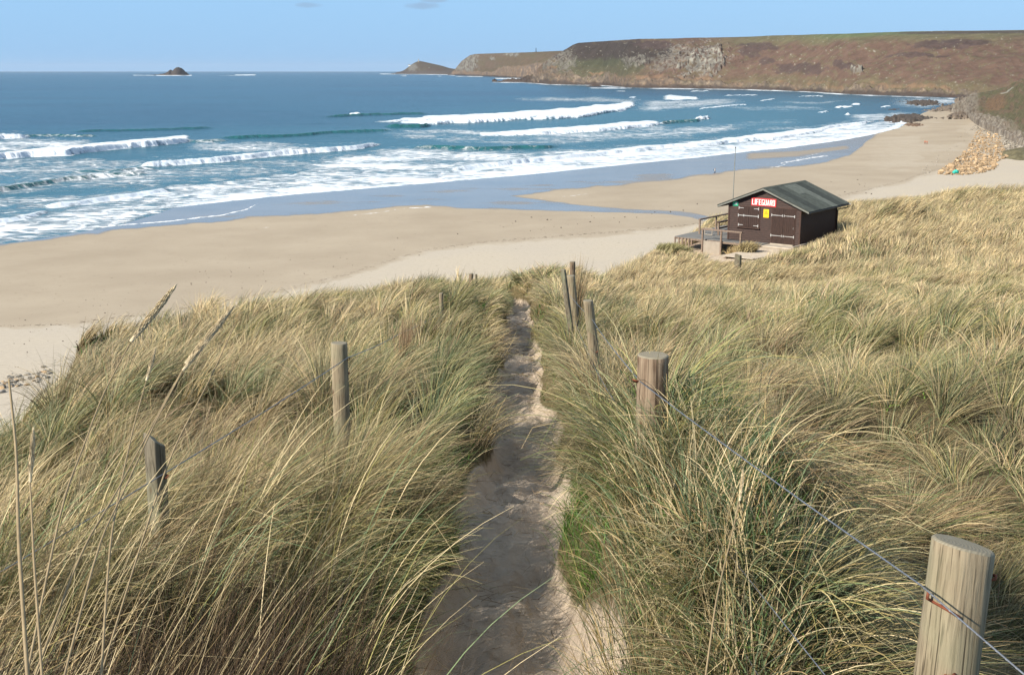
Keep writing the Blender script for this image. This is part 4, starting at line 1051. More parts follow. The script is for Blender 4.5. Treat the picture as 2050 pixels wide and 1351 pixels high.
plant(165000, 6, 14, .42, (.36, .68), wf, 5, 'b', 12)
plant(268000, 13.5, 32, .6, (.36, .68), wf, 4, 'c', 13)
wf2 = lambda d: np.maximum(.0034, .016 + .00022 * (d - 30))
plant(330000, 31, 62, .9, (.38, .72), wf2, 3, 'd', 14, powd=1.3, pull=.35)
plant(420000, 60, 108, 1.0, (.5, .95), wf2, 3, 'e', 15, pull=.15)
commit('marram_grass', label='dense windswept marram grass covering the dune', cat='grass')
plant(140000, 1.0, 7, .12, (.06, .22), lambda d: np.maximum(.003, .0006 * d), 3, 's', 21, pull=.2, short=True)
plant(60000, 7, 25, .2, (.08, .22), lambda d: np.maximum(.004, .0008 * d), 2, 's', 22, pull=.2, short=True)
commit('short_grass', label='short green grass and brown thatch under the marram', cat='grass')

r_ = np.random.default_rng(123)
n = 5200
y = 2.2 + 28 * r_.uniform(size=n) ** 1.7; x = path_x(y) + r_.normal(0, .26, n)
k = r_.uniform(size=(n, 1)); cl = fbm(x / .35, y / .5, 3, 480) + .12 * np.abs(x - path_x(y)) / .3
ok = cl > r_.uniform(.42, .66, n); x, y, k = x[ok], y[ok], k[ok]; n = len(x)
c = np.where(k < .55, np.array([.26, .185, .11]), np.where(k < .72, np.array([.13, .09, .055]), np.array([.42, .33, .2])))
blades(np.stack([x, y, H(x, y) + .006], 1), r_.uniform(.03, .16, n), np.maximum(.0028, .0006 * y), r_.uniform(0, 6.28, n), r_.uniform(1.35, 1.5, n), r_.uniform(1.5, 1.62, n), 2, c, c, rng=r_)
commit('straw_litter', label='dead straw and litter trodden into the sandy path', cat='litter')
# long arching single blades in the near left corner and beside the path
r_ = np.random.default_rng(99)
n = 420
d = r_.uniform(1.5, 5.5, n); a = np.where(r_.uniform(size=n) < 1.1, r_.uniform(R(-27), R(-7), n), r_.uniform(R(6), R(27), n))
x, y = d * np.sin(a), d * np.cos(a)
ok = (sandmask(x, y) < .2) & (r_.uniform(size=n) > .9 * blob_m(x, y, -1.15, 2.7, .5, .75)) & (r_.uniform(size=n) < np.where(x > 0, 1., .75)); x, y, d = x[ok], y[ok], d[ok]; n = len(x)
c = np.where(r_.uniform(size=(n, 1)) < .55, PALS['straw'] * 1.15, np.where(r_.uniform(size=(n, 1)) < .5, PALS['blue'] * 1.3, PALS['olive'] * 1.2)) * r_.uniform(.8, 1.2, (n, 1))
blades(np.stack([x, y, H(x, y)], 1), r_.uniform(.7, 1.15, n), r_.uniform(.0032, .005, n), R(70) + r_.normal(0, .6, n) - np.where(x > 0, 1.0, 0), np.abs(r_.normal(.3, .15, n)), r_.uniform(.9, 1.5, n), 9, c * .9, c, rng=r_)
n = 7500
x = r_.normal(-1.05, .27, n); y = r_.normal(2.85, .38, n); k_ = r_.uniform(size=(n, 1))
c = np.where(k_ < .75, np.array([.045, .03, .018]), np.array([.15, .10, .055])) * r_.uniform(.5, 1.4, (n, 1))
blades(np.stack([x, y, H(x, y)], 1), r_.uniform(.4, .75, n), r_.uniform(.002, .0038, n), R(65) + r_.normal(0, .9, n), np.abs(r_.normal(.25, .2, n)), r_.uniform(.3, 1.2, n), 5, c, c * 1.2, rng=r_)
for tx, ty, tn, tr, tl in ((.50, 3.66, 700, .10, .36), (.44, 3.2, 700, .13, .40), (.60, 3.0, 500, .15, .34), (.50, 2.55, 600, .14, .38), (.60, 3.62, 400, .10, .34)):
    x = r_.normal(tx, tr, tn); y = r_.normal(ty, tr, tn); k_ = r_.uniform(size=(tn, 1))
    ok = np.abs(x - path_x(y)) > .27; x, y, k_ = x[ok], y[ok], k_[ok]; m_ = len(x)
    c = np.where(k_ < .42, PALS['blue'] * 1.1, np.where(k_ < .75, PALS['straw'], PALS['gold'] * .9)) * r_.uniform(.55, 1.2, (m_, 1))
    az_ = np.arctan2((x - tx) / tr + r_.normal(-.5, .7, m_), (y - ty) / tr + r_.normal(-.3, .7, m_))
    blades(np.stack([x, y, H(x, y) - .02], 1), r_.uniform(.6, 1.1, m_) * tl, r_.uniform(.0028, .0046, m_), az_, np.abs(r_.normal(.15, .15, m_)), r_.uniform(.5, 1.7, m_), 7, c * .8, c, rng=r_)
n = 260
x = r_.normal(-1.35, .33, n); y = r_.normal(2.95, .4, n)
c = np.where(r_.uniform(size=(n, 1)) < .7, PALS['straw'] * .95, PALS['gold'] * .8) * r_.uniform(.6, 1.15, (n, 1))
blades(np.stack([x, y, H(x, y)], 1), r_.uniform(.6, 1.15, n), r_.uniform(.0025, .0042, n), R(72) + r_.normal(0, .25, n), np.abs(r_.normal(.38, .1, n)), r_.uniform(.45, .75, n), 7, c * .8, c, rng=r_)
commit('long_marram_blades', label='long pale marram blades arching out of the dune grass', cat='grass')

# ------------------------------------------------------------------ seed heads of the marram (each its own plant)
def seed_stalk(label, tip, neck, ctrl, D, rad, head=True, stem_r=.0021, col=('straw', 'grey')):
    """stalk traced tip -> neck -> down to the ground; D metres away along the view"""
    T_ = np.array(at_d(*tip, D)); Nk = np.array(at_d(*neck, D * .995))
    pts = [T_, Nk] + [np.array(at_d(*c_[:2], D * c_[2])) for c_ in ctrl]
    dv = pts[-1] - pts[-2]; dv /= np.linalg.norm(dv); g = pts[-1].copy()
    for _ in range(60):
        g = g + dv * .03 + np.array([0, 0, -.004]); dv = dv + np.array([0, 0, -.02]); dv /= np.linalg.norm(dv)
        if g[2] < float(H(np.array(g[0]), np.array(g[1]))): break
    pts.append(g)
    root = empty('marram_stalk', tuple(g)); tag(root, label, 'seed head', 'tall marram seed heads')
    # smooth the stem
    P = np.array(pts[1:]) - g
    tt = np.linspace(0, len(P) - 1, 26)
    Ps = np.stack([np.interp(tt, range(len(P)), P[:, k]) for k in range(3)], 1)
    for _ in range(4): Ps[1:-1] = (Ps[:-2] + 2 * Ps[1:-1] + Ps[2:]) / 4
    b = MB(); b.tube(list(Ps), [stem_r * (.7 + .6 * i / 25) for i in range(26)], 6); b.build('stem', M['seed_stem'], root, True)
    if head:
        A, Bp = Nk - g, T_ - g; ax = Bp - A; Lh = np.linalg.norm(ax); ax /= Lh
        u_ = np.cross(ax, [0, 1, .2]); u_ /= np.linalg.norm(u_); v_ = np.cross(ax, u_)
        b = MB(); b.tube([A, A + (Bp - A) * .5, Bp], [rad * .4, rad * .6, rad * .15], 8)
        nsp = int(210 * Lh / .15)
        for i in range(nsp):
            f = i / nsp; rr = rad * (math.sin(math.pi * min(1, f * .88 + .10)) ** .6) * random.uniform(.75, 1.05); q = i * 2.399 + random.uniform(-.3, .3)
            c0 = A + ax * Lh * f; od = u_ * math.cos(q) + v_ * math.sin(q); sd_ = np.cross(ax, od)
            p1 = c0 + od * rr * .45; p2 = c0 + od * rr * .9 + ax * .007; p3 = c0 + od * rr * .75 + ax * random.uniform(.013, .019)
            ww = rad * .2
            b.poly([p1, p2 + sd_ * ww, p3]); b.poly([p1, p3, p2 - sd_ * ww])
        b.build('seed_head', M['seed_head'], root)
    return root
M['seed_stem'] = simple('dry_stem', (.27, .20, .11), .6, .2, 40)
M['seed_head'] = simple('dry_seed_head', (.58, .475, .31), .85, .4, 130, spec=.1)
seed_stalk('tallest pale seed head of the marram, standing against the sand at the upper left', (346, 579), (262, 684), [(205, 790, .97), (165, 900, .93), (120, 1010, .88)], 2.6, .0105)
seed_stalk('seed head leaning right, below and right of the tallest pale one', (462, 620), (372, 728), [(300, 860, .97), (225, 1000, .92), (150, 1120, .87)], 2.6, .0105)
seed_stalk('thinner split seed head lying along its neighbour at the upper left', (455, 628), (366, 742), [(308, 850, .97), (240, 1000, .92), (190, 1100, .87)], 2.56, .0075)
seed_stalk('small white-tipped seed head between the post and the two big heads', (309, 706), (293, 762), [(268, 850, .97), (235, 1000, .9), (215, 1120, .84)], 2.7, .006)
seed_stalk('thick straight stalk without a head at the far left edge', (12, 716), (18, 760), [(33, 900, .98), (36, 1040, .93), (40, 1140, .88)], 2.2, .004, head=False, stem_r=.0030)
seed_stalk('short brown drooping seed head low at the left edge', (66, 868), (60, 965), [(64, 1040, .97), (68, 1130, .92)], 2.2, .0065)
seed_stalk('lone pinkish seed head in the grass beside the wires on the right', (1487, 948), (1481, 1002), [(1460, 1090, .97), (1438, 1180, .94), (1428, 1235, .92)], 3.0, .006)
seed_stalk('bare leaning stalk rising left of the short grey post', (490, 620), (470, 650), [(420, 760, .97), (330, 930, .93)], 2.7, .003, head=False, stem_r=.0018)

# ------------------------------------------------------------------ fence posts and wires
def post(label, top, D, width_px, length, lean=(0, 0), mat='post_a', taper=1.06, tilt=0., chamf=.12, square=False, staples=(), seed=0, lowbase=None, grp='wooden fence posts along the path'):
    T_ = np.array(at_d(*top, D)); r0 = width_px * D / F / 2
    base = T_ + np.array([lean[0] * length, lean[1] * length, -length])
    root = empty('fence_post', tuple(base)); tag(root, label, 'post', grp)
    rr = np.random.default_rng(seed); nA, nR = 44, 46
    ang = np.arange(nA) * 2 * math.pi / nA
    gro = np.zeros(nA)
    for _ in range(7 if not square else 3):
        gro -= rr.uniform(.015, .045) * np.exp(-((np.angle(np.exp(1j * (ang - rr.uniform(0, 6.28)))) / rr.uniform(.04, .1)) ** 2))
    shape = 1 + gro + .025 * np.sin(2 * ang + rr.uniform(0, 6)) + .02 * np.sin(3 * ang + rr.uniform(0, 6))
    if square:
        shape = shape * np.minimum(1 / np.maximum(np.abs(np.cos(ang + .6)), .01), 1 / np.maximum(np.abs(np.sin(ang + .6)) * 1.35, .01)) * .86
    ax = np.array([-lean[0], -lean[1], 1.]) * length; L = length
    b = MB()
    V = []
    tl = tilt * r0
    for i in range(nR):
        f = i / (nR - 1); rad = r0 * (taper + (1 - taper) * f)
        z = f * L
        sc = 1.
        if f > 1 - .12 * r0 / L * 8: pass
        ring = []
        for j in range(nA):
            s_ = shape[j] * (1 + .012 * math.sin(f * 9 + j))
            x, y = rad * s_ * math.cos(ang[j]), rad * s_ * math.sin(ang[j])
            zz = z + (tl * math.cos(ang[j] - 3.6) - chamf * r0 * 0) * f ** 8
            ring.append(np.array([x + ax[0] * f, y + ax[1] * f, zz]))
        V.append(ring)
    k = 0
    b.v = [tuple(p) for ring in V for p in ring]
    for i in range(nR - 1):
        for j in range(nA):
            q = (j + 1) % nA; b.f.append((i * nA + j, i * nA + q, (i + 1) * nA + q, (i + 1) * nA + j)); b.m.append(0)
    # rounded lip then end grain
    topc = np.mean(V[-1], 0); prev = (nR - 1) * nA; last = V[-1]
    for s_, dz in ((.965, .05), (.90, .085)):
        st = len(b.v); ring = [topc + (p - topc) * s_ + np.array([0, 0, dz * r0]) for p in last]; b.v += [tuple(p) for p in ring]
        for j in range(nA):
            q = (j + 1) % nA; b.f.append((prev + j, prev + q, st + q, st + j)); b.m.append(1)
        prev = st
    b.f.append(tuple(range(prev, prev + nA))); b.m.append(1)
    o = b.build('shaft', [M[mat], M['post_top']], root)
    o.data.polygons.foreach_set('use_smooth', [True] * (len(b.f) - 1) + [False])
    for (h, a_, L2, kind) in staples:
        s = MB(); c0 = np.array([r0 * 1.0 * math.cos(a_), r0 * 1.0 * math.sin(a_), 0]) + ax * (h / L)
        out = np.array([math.cos(a_), math.sin(a_), 0]); sd_ = np.array([-out[1], out[0], 0])
        if kind == 'loop':
            s.tube([c0 - out * .004 + sd_ * .006, c0 + out * .012 + sd_ * .007 + np.array([0, 0, .004]), c0 + out * .018 + np.array([0, 0, .006]), c0 + out * .012 - sd_ * .006 + np.array([0, 0, -.004]), c0 - out * .004 - sd_ * .006 + np.array([0, 0, -.008])], .0028, 8)
        elif kind == 'wrap':
            s.tube([c0 + out * .016 + np.array([0, 0, .012]), c0 + out * .018 + np.array([0, 0, -.002]), c0 + out * .005 + np.array([0, 0, -.01]) + sd_ * -.005,
                    np.array([r0 * 1.06 * math.cos(a_ + .5), r0 * 1.06 * math.sin(a_ + .5), -.016]) + ax * (h / L), np.array([r0 * 1.05 * math.cos(a_ + .9), r0 * 1.05 * math.sin(a_ + .9), -.028]) + ax * (h / L)], .0032, 8)
        else:
            s.tube([c0 - out * .004, c0 + out * .008 + sd_ * .004 + np.array([0, 0, .004]), c0 + out * .008 + sd_ * .014 + np.array([0, 0, .006]), c0 - out * .004 + sd_ * .018 + np.array([0, 0, .006])], .003, 7)
        s.build('staple', M['rust'], root, True)
    return root, T_, base, r0
post('thickest wooden post in the bottom right corner with a rusty staple on its left side', (1927, 1092), 2.2, 119, 1.5, lean=(-.035, .0), mat='post_a', taper=1.12, tilt=.28, seed=1,
     staples=((1.5 - .092, R(205), .02, 'wrap'), (1.5 - .06, R(-28), .02, 'nail'), (1.5 - .245, R(-115), .02, 'nail')), grp='wooden fence posts on the right of the path')
post('stout flat-topped post right of the path with dark grain and a knot', (1308, 712), 4.1, 62, 1.35, lean=(0, 0), mat='post_b', taper=1.05, tilt=.0, seed=2, staples=((1.35 - .09, R(190), .02, 'loop'),), grp='wooden fence posts on the right of the path')
post('slim round pale post leaning left, between the stout post and the split pair', (1177, 602), 9.0, 20, 1.3, lean=(.13, .0), mat='post_a', taper=1.25, seed=3, staples=((.9, R(-60), .02, 'loop'),), grp='wooden fence posts on the right of the path')
post('thin grey split post leaning left, left one of the close pair beside the path', (1127, 540), 12.0, 11, 1.5, lean=(.14, .02), mat='post_c', taper=1.25, square=True, seed=4, grp='wooden fence posts on the right of the path')
post('pale round post leaning left, tucked behind the split grey post', (1143, 552), 12.3, 16, 1.45, lean=(.10, .0), mat='post_a', taper=1.2, seed=5, grp='wooden fence posts on the right of the path')
post('dark weathered post wrapped in dry grass at the top of the fence pair', (1146, 524), 12.8, 11, 1.6, lean=(.02, 0), mat='post_b', seed=6, grp='wooden fence posts on the right of the path')
post('round pale post left of the path with a wire loop near its top', (679, 687), 7.2, 32, 1.4, lean=(.0, 0), mat='post_a', taper=1.05, tilt=.06, seed=7, staples=((1.4 - .1, R(-8), .02, 'loop'), (1.4 - .2, R(-8), .02, 'nail')), grp='wooden fence posts on the left of the path')
post('jagged-topped grey post in the left foreground with a red rusty staple', (308, 880), 4.9, 40, 1.3, lean=(-.01, 0), mat='post_c', taper=1.05, tilt=.75, square=True, seed=8, staples=((1.3 - .16, R(-15), .02, 'loop'),), grp='wooden fence posts on the left of the path')
post('small distant whitish post left of the path, barely above the grass', (883, 587), 17.0, 8.5, 1.1, lean=(.0, 0), mat='post_a', seed=9, grp='wooden fence posts on the left of the path')
post('far brown post near the dune crest, left of the path end', (943, 548), 26.0, 8.5, 1.6, lean=(.01, 0), mat='post_b', seed=10, grp='wooden fence posts on the left of the path')
t_, _, _, _ = post('short side-by-side stub post just right of the far crest post', (953, 549), 26.3, 5, 1.5, mat='post_c', seed=11, grp='wooden fence posts on the left of the path')
post('squat rough post in the sand before the hut ramp', (1478, 510), 62.0, 13.5, 1.9, mat='post_c', square=True, taper=1.1, tilt=.3, seed=12, grp=None)
def wire(label, pts, r=.0026, sag=.012):
    b = MB(); P = []
    for k in range(len(pts) - 1):
        a, c = np.array(at_d(*pts[k][:2], pts[k][2])), np.array(at_d(*pts[k + 1][:2], pts[k + 1][2]))
        for i in range(12):
            f = i / 12; p = a + (c - a) * f; p[2] -= 4 * f * (1 - f) * sag * np.linalg.norm(c - a) * .25; P.append(p)
    P.append(np.array(at_d(*pts[-1][:2], pts[-1][2])))
    g = P[0]; root = [p - g for p in P]
    # twisted strands
    b.tube(root, r, 7)
    m = []
    LL = np.concatenate([[0], np.cumsum([np.linalg.norm(root[i + 1] - root[i]) for i in range(len(root) - 1)])])
    tt = np.arange(0, LL[-1], .006 if LL[-1] < 12 else .02)
    C3 = np.stack([np.interp(tt, LL, [p[k] for p in root]) for k in range(3)], 1)
    T3 = np.gradient(C3, axis=0); T3 /= np.linalg.norm(T3, axis=1)[:, None]
    a_ = np.cross(T3, [0, 0, 1.]); a_ /= np.linalg.norm(a_, axis=1)[:, None]; b_ = np.cross(T3, a_)
    q = tt * 260.
    b.tube(list(C3 + (a_ * np.cos(q)[:, None] + b_ * np.sin(q)[:, None]) * r * .75), r * .6, 5)
    o = b.build('fence_wire', M['wire'], None, True); o.location = tuple(g); tag(o, label, 'wire', 'fence wires')
wire('top wire on the right, passing the staple of the corner post', [(2110, 1400, 1.85), (1845, 1172, 2.14), (1283, 765, 4.05), (1186, 640, 8.9), (1140, 590, 12.0)], .0017)
wire('middle wire on the right, falling from the stout post out of the bottom edge', [(1900, 1660, 2.1), (1286, 885, 4.05), (1190, 735, 8.9), (1150, 640, 12.0)], .0014)
wire('lowest wire on the right, nearest the path at the bottom edge', [(1840, 1880, 2.1), (1300, 985, 4.05), (1200, 800, 8.8)], .0012)
wire('left fence wire running down from the pale post past the jagged post', [(-60, 1180, 4.3), (333, 945, 4.85), (696, 716, 7.15), (800, 668, 11.), (884, 625, 17.0)], .0024)

# brown tuft of dead stems left of the path
def tuft(label, x, y, n, Lr, spread, col, name='grass_tuft', lean=.25, wk=1., cat='tuft', az=None, ph=(.3, .9)):
    r2 = np.random.default_rng(int(abs(x * 100 + y * 7)))
    a = r2.uniform(0, 6.28, n); q = r2.uniform(0, spread, n)
    X, Y = x + q * np.cos(a), y + q * np.sin(a)
    c = np.array(col)[None] * r2.uniform(.6, 1.3, (n, 1))
    blades(np.stack([X, Y, H(X, Y)], 1), r2.uniform(*Lr, n), np.maximum(.004, .0006 * y) * wk * r2.uniform(.6, 1.2, n), WIND + r2.normal(0, .9, n) if az is None else az + r2.normal(0, .7, n), np.abs(r2.normal(0, lean, n)), r2.uniform(*ph, n), 5, c * .8, c, rng=r2)
    commit(name, label=label, cat=cat, kind=None)
x, y, z = at_d(805, 705, 10.); tuft('upright brown clump of dead stems left of the path, past the pale post', x, y, 170, (.55, .8), .05, (.30, .20, .12), lean=.1, ph=(.05, .4))
x, y, z = at_d(1152, 575, 12.9); tuft('dry brown grass caught around the tops of the leaning posts', x, y, 110, (.8, 1.15), .06, (.33, .23, .13), lean=.05, ph=(.05, .45))
for (px, py, D, lab) in ((612, 628, 27., 'dark hollow tuft near the crest on the left, over the beach'), (845, 560, 38., 'dark bushy tuft on the dune skyline left of the far posts')):
    x, y, z = at_d(px, py, D); tuft(lab, x, y, 700, (.6, 1.), .55, (.13, .11, .06), lean=.5, ph=(.5, 1.3))
def hw(lx, ly): return HX + hc * lx - hs * ly, HY + hs * lx + hc * ly
x, y = hw(-3.1, -2.2); tuft('golden-brown marram tuft hanging over the deck edge in front of the hut', x, y, 1500, (.5, 1.0), .75, (.40, .29, .14), lean=.5, ph=(.8, 1.6))
x, y = hw(-1.6, -4.2); tuft('scruffy tuft between the sand and the plank ramp', x, y, 900, (.4, .8), .6, (.36, .28, .14), lean=.5, ph=(.8, 1.6))
x, y = hw(-8.7, -4.6); tuft('dark green tuft at the near edge of the bare sand by the deck', x, y, 2600, (.4, .8), 1.1, (.27, .25, .11), lean=.5, ph=(.6, 1.4))
x, y = hw(-6.0, -5.6); tuft('dark green tuft in the middle of the near edge of the bare sand', x, y, 2600, (.4, .75), 1.1, (.27, .24, .11), lean=.5, ph=(.6, 1.4))

# ================================================================== the hut
W_, L_, EV, AP, OF, OS = 5.03, 5.73, 2.257, 3.551, .326, .673
slope = (AP - EV) / (W_ / 2 + OS); wt = EV + slope * OS
hut = empty('lifeguard_hut', (HX, HY, HZ), HYAW); tag(hut, 'dark brown timber hut with a grey felt gable roof and a red LIFEGUARD sign', 'hut')
def roof_under(lx): return EV + slope * (W_ / 2 + OS - abs(lx + W_ / 2)) - .05
def boards(b, x0f, x1f, y, z0, z1, step=.145, dr=-1):
    z = z0
    while z < z1 - .01:
        za = min(z + step, z1)
        (a0, a1), (c0, c1) = (x0f(z), x1f(z)), (x0f(za), x1f(za))
        if a1 - a0 < .04: break
        yo, yi = y + dr * .034, y + dr * .004
        b.hexa([(a0, yo, z), (a1, yo, z), (a1, y + .02 * -dr, z), (a0, y + .02 * -dr, z), (c0, yi, za), (c1, yi, za), (c1, y + .02 * -dr, za), (c0, y + .02 * -dr, za)])
        z += step
def xl(z): return -W_ if z < wt - .06 else -W_ / 2 - max(0, (AP - .05 - z) / slope - OS * 0 - 0) if (AP - .05 - z) / slope < W_ / 2 else -W_
def xr(z): return -W_ - xl(z)
b = MB(); boards(b, xl, xr, 0, -.1, AP - .08); b.build('front_wall', M['stain'], hut)
b = MB(); boards(b, xl, xr, L_, -.1, AP - .08, dr=1); b.build('rear_wall', M['stain'], hut)
def sideboards(name, X, dr):
    b = MB(); z = -.1
    while z < wt - .05:
        za = z + .145; b.hexa([(X + dr * .022, 0, z), (X + dr * .022, L_, z), (X - dr * .02, L_, z), (X - dr * .02, 0, z), (X + dr * .006, 0, za), (X + dr * .006, L_, za), (X - dr * .02, L_, za), (X - dr * .02, 0, za)]); z = za
    b.build(name, M['stain'], hut)
sideboards('right_wall', 0, 1); sideboards('left_wall', -W_, -1)
for cx, cy in ((0, 0), (-W_, 0), (0, L_), (-W_, L_)):
    b = MB(); b.box(cx - .05, cx + .05, cy - .05, cy + .05, -.14, wt - .12); b.build('corner_post', M['stain_trim'], hut, bevel=.006)
b = MB(); b.box(-2.02, .075, -.045, -.012, 2.27, 2.36); b.build('door_lintel', M['stain_trim'], hut, bevel=.004)
# roof
th = .06
for sgn, nm in ((-1, 'left'), (1, 'right')):
    rf = MB(); x0 = -W_ / 2; x1 = x0 + sgn * (W_ / 2 + OS)
    rf.prism([(x0, -OF, AP), (x1, -OF, EV), (x1, -OF, EV - th), (x0, -OF, AP - th)], (0, L_ + 2 * OF, 0)); ro = rf.build('roof_slope', M['felt_mid'], hut)
    ys = np.linspace(-OF - .02, L_ + OF + .02, 8)
    for k in range(7):
        mname = ['felt', 'felt_dark', 'felt', 'felt_mid', 'felt_pale', 'felt_dark', 'felt'][k]
        f = MB(); e = .012 + .004 * (k % 2)
        def P(t, y, up): return (x0 + (x1 - x0) * t, y, AP + (EV - AP) * t + up)
        a, c = ys[k] - .03, ys[k + 1] + .03
        if k == 4 and sgn > 0:
            f.hexa([P(0, a, .001), P(1.015, a, .001), P(1.015, c, .001), P(0, c, .001), P(0, a, e), P(1.015, a, e), P(1.015, c, e), P(0, c, e)])
        elif k == 3 and sgn > 0:
            f.hexa([P(0, a, .001), P(.42, a, .001), P(.42, c, .001), P(0, c, .001), P(0, a, e), P(.42, a, e), P(.42, c, e), P(0, c, e)])
            f.build('felt_strip', M['felt_pale'], ro); f = MB(); mname = 'felt'
            f.hexa([P(.43, a, .001), P(1.015, a, .001), P(1.015, c, .001), P(.43, c, .001), P(.43, a, e), P(1.015, a, e), P(1.015, c, e), P(.43, c, e)])
        else:
            f.hexa([P(0, a, .001), P(1.015, a, .001), P(1.015, c, .001), P(0, c, .001), P(0, a, e), P(1.015, a, e), P(1.015, c, e), P(0, c, e)])
        f.build('felt_strip', M[mname], ro)
    for yy in (-OF - .035, L_ + OF):
        g = MB(); g.prism([(x0, yy, AP + .02), (x1 + sgn * .02, yy, EV + .01), (x1 + sgn * .02, yy, EV - .15), (x0, yy, AP - .14)], (0, .035, 0)); g.build('bargeboard', M['fascia'], hut)
        g = MB(); g.prism([(x0, yy - .02 if yy < 0 else yy + .02, AP + .025), (x1 + sgn * .02, yy - .02 if yy < 0 else yy + .02, EV + .015), (x1 + sgn * .02, yy - .02 if yy < 0 else yy + .02, EV - .04), (x0, yy - .02 if yy < 0 else yy + .02, AP - .03)], (0, .055, 0)); g.build('verge_strip', M['felt_dark'], hut)
    g = MB(); g.box(min(x1, x1 + sgn * .03), max(x1, x1 + sgn * .03), -OF + .002, L_ + OF - .002, EV - .16, EV - .01); g.build('fascia_board', M['gutter'], hut)
f = MB(); f.prism([(-W_ / 2 - .16, -OF - .03, AP - .045), (-W_ / 2, -OF - .03, AP + .03), (-W_ / 2 + .16, -OF - .03, AP - .045)], (0, L_ + 2 * OF + .06, 0)); f.build('ridge_felt', M['felt'], hut)
# gutter and downpipe
gx = OS + .08
g = MB(); n_ = 9
prof = [(gx + .055 * math.cos(math.pi + math.pi * i / (n_ - 1)), EV - .07 + .055 * math.sin(math.pi + math.pi * i / (n_ - 1))) for i in range(n_)] + [(gx + .047 * math.cos(2 * math.pi - math.pi * i / (n_ - 1)), EV - .068 + .047 * math.sin(2 * math.pi - math.pi * i / (n_ - 1))) for i in range(n_)]
for i in range(len(prof)):
    p, q = prof[i], prof[(i + 1) % len(prof)]; g.poly([(p[0], -OF, p[1]), (p[0], L_ + OF + .05, p[1]), (q[0], L_ + OF + .05, q[1]), (q[0], -OF, q[1])])
gut = g.build('gutter', M['gutter'], hut)
g = MB(); g.box(gx - .06, gx + .06, L_ + OF + .05, L_ + OF + .08, EV - .13, EV - .05); g.build('end_cap', M['white'], gut)
g = MB(); g.tube([(gx, L_ + .1, EV - .12), (gx, L_ + .1, EV - .26), (gx - .1, L_ + .09, EV - .32), (.14, L_ + .07, EV - .42), (.07, L_ + .06, EV - .52), (.07, L_ + .06, 0)], .036, 10); g.build('downpipe', M['gutter'], hut, True)
# shutters
def planks(x0, x1, z0, z1, y, n, t=.035):
    b = MB(); w = (x1 - x0) / n
    for i in range(n): b.box(x0 + i * w + .003, x0 + (i + 1) * w - .003, y - t, y, z0, z1)
    return b
fr = MB()
for (a, b_, c, d_) in ((-4.37, -4.31, .88, 2.30), (-2.86, -2.79, .88, 2.30), (-4.31, -2.86, 2.235, 2.30)): fr.box(a, b_, -.06, -.024, c, d_)
fr.box(-4.42, -2.76, -.13, -.024, .83, .88); fr.build('shutter_frame', M['stain_trim'], hut, bevel=.004)
sh1 = planks(-4.30, -3.585, .89, 2.23, -.03, 5).build('shutter', M['stain_door'], hut)
sh2 = planks(-3.575, -2.87, .89, 2.23, -.03, 5).build('shutter', M['stain_door'], hut)
def hinge(par, x0, x1, z, y, plate, both=False):
    b = MB(); d = 1 if x1 > x0 else -1
    b.hexa([(x0, y - .012, z - .022), (x1, y - .012, z - .014), (x1, y, z - .014), (x0, y, z - .022), (x0, y - .012, z + .022), (x1, y - .012, z + .014), (x1, y, z + .014), (x0, y, z + .022)])
    b.box(x0 - .025, x0 + .025, y - .016, y + .002, z - .085, z + .085)
    if both: b.box(x1 - .02, x1 + .02, y - .016, y + .002, z - .07, z + .07)
    b.build('strap_hinge', M['galv'], par)
hinge(sh1, -4.28, -3.95, 2.14, -.07, 0); hinge(sh2, -2.89, -3.22, 2.14, -.07, 0)
hinge(sh1, -4.28, -3.95, 1.03, -.07, 0); hinge(sh2, -2.89, -3.22, 1.03, -.07, 0)
b = MB(); b.box(-4.33, -2.84, -.10, -.078, 1.635, 1.675); b.box(-4.33, -4.28, -.105, -.07, 1.56, 1.75); b.box(-3.93, -3.89, -.105, -.07, 1.58, 1.73); b.box(-2.90, -2.84, -.105, -.07, 1.56, 1.75); b.build('security_bar', M['galv'], hut)
# door
fr = MB()
for (a, b_, c, d_) in ((-1.98, -1.93, 0, 2.26), (-.36, -.31, 0, 2.26)): fr.box(a, b_, -.05, -.024, c, d_)
fr.build('door_frame', M['stain_trim'], hut, bevel=.004)
d1 = planks(-1.92, -1.155, .02, 2.25, -.028, 6).build('door_leaf', M['stain_door'], hut)
d2 = planks(-1.145, -.37, .02, 2.25, -.028, 6).build('door_leaf', M['stain_door'], hut)
for z in (1.83, .52):
    hinge(d1, -1.95, -1.21, z, -.066, 0, True); hinge(d2, -.37, -1.09, z, -.066, 0, True)
b = MB(); b.box(-1.93, -.36, -.20, -.03, -.06, .012); b.build('door_step', M['ramp'], hut, bevel=.005)
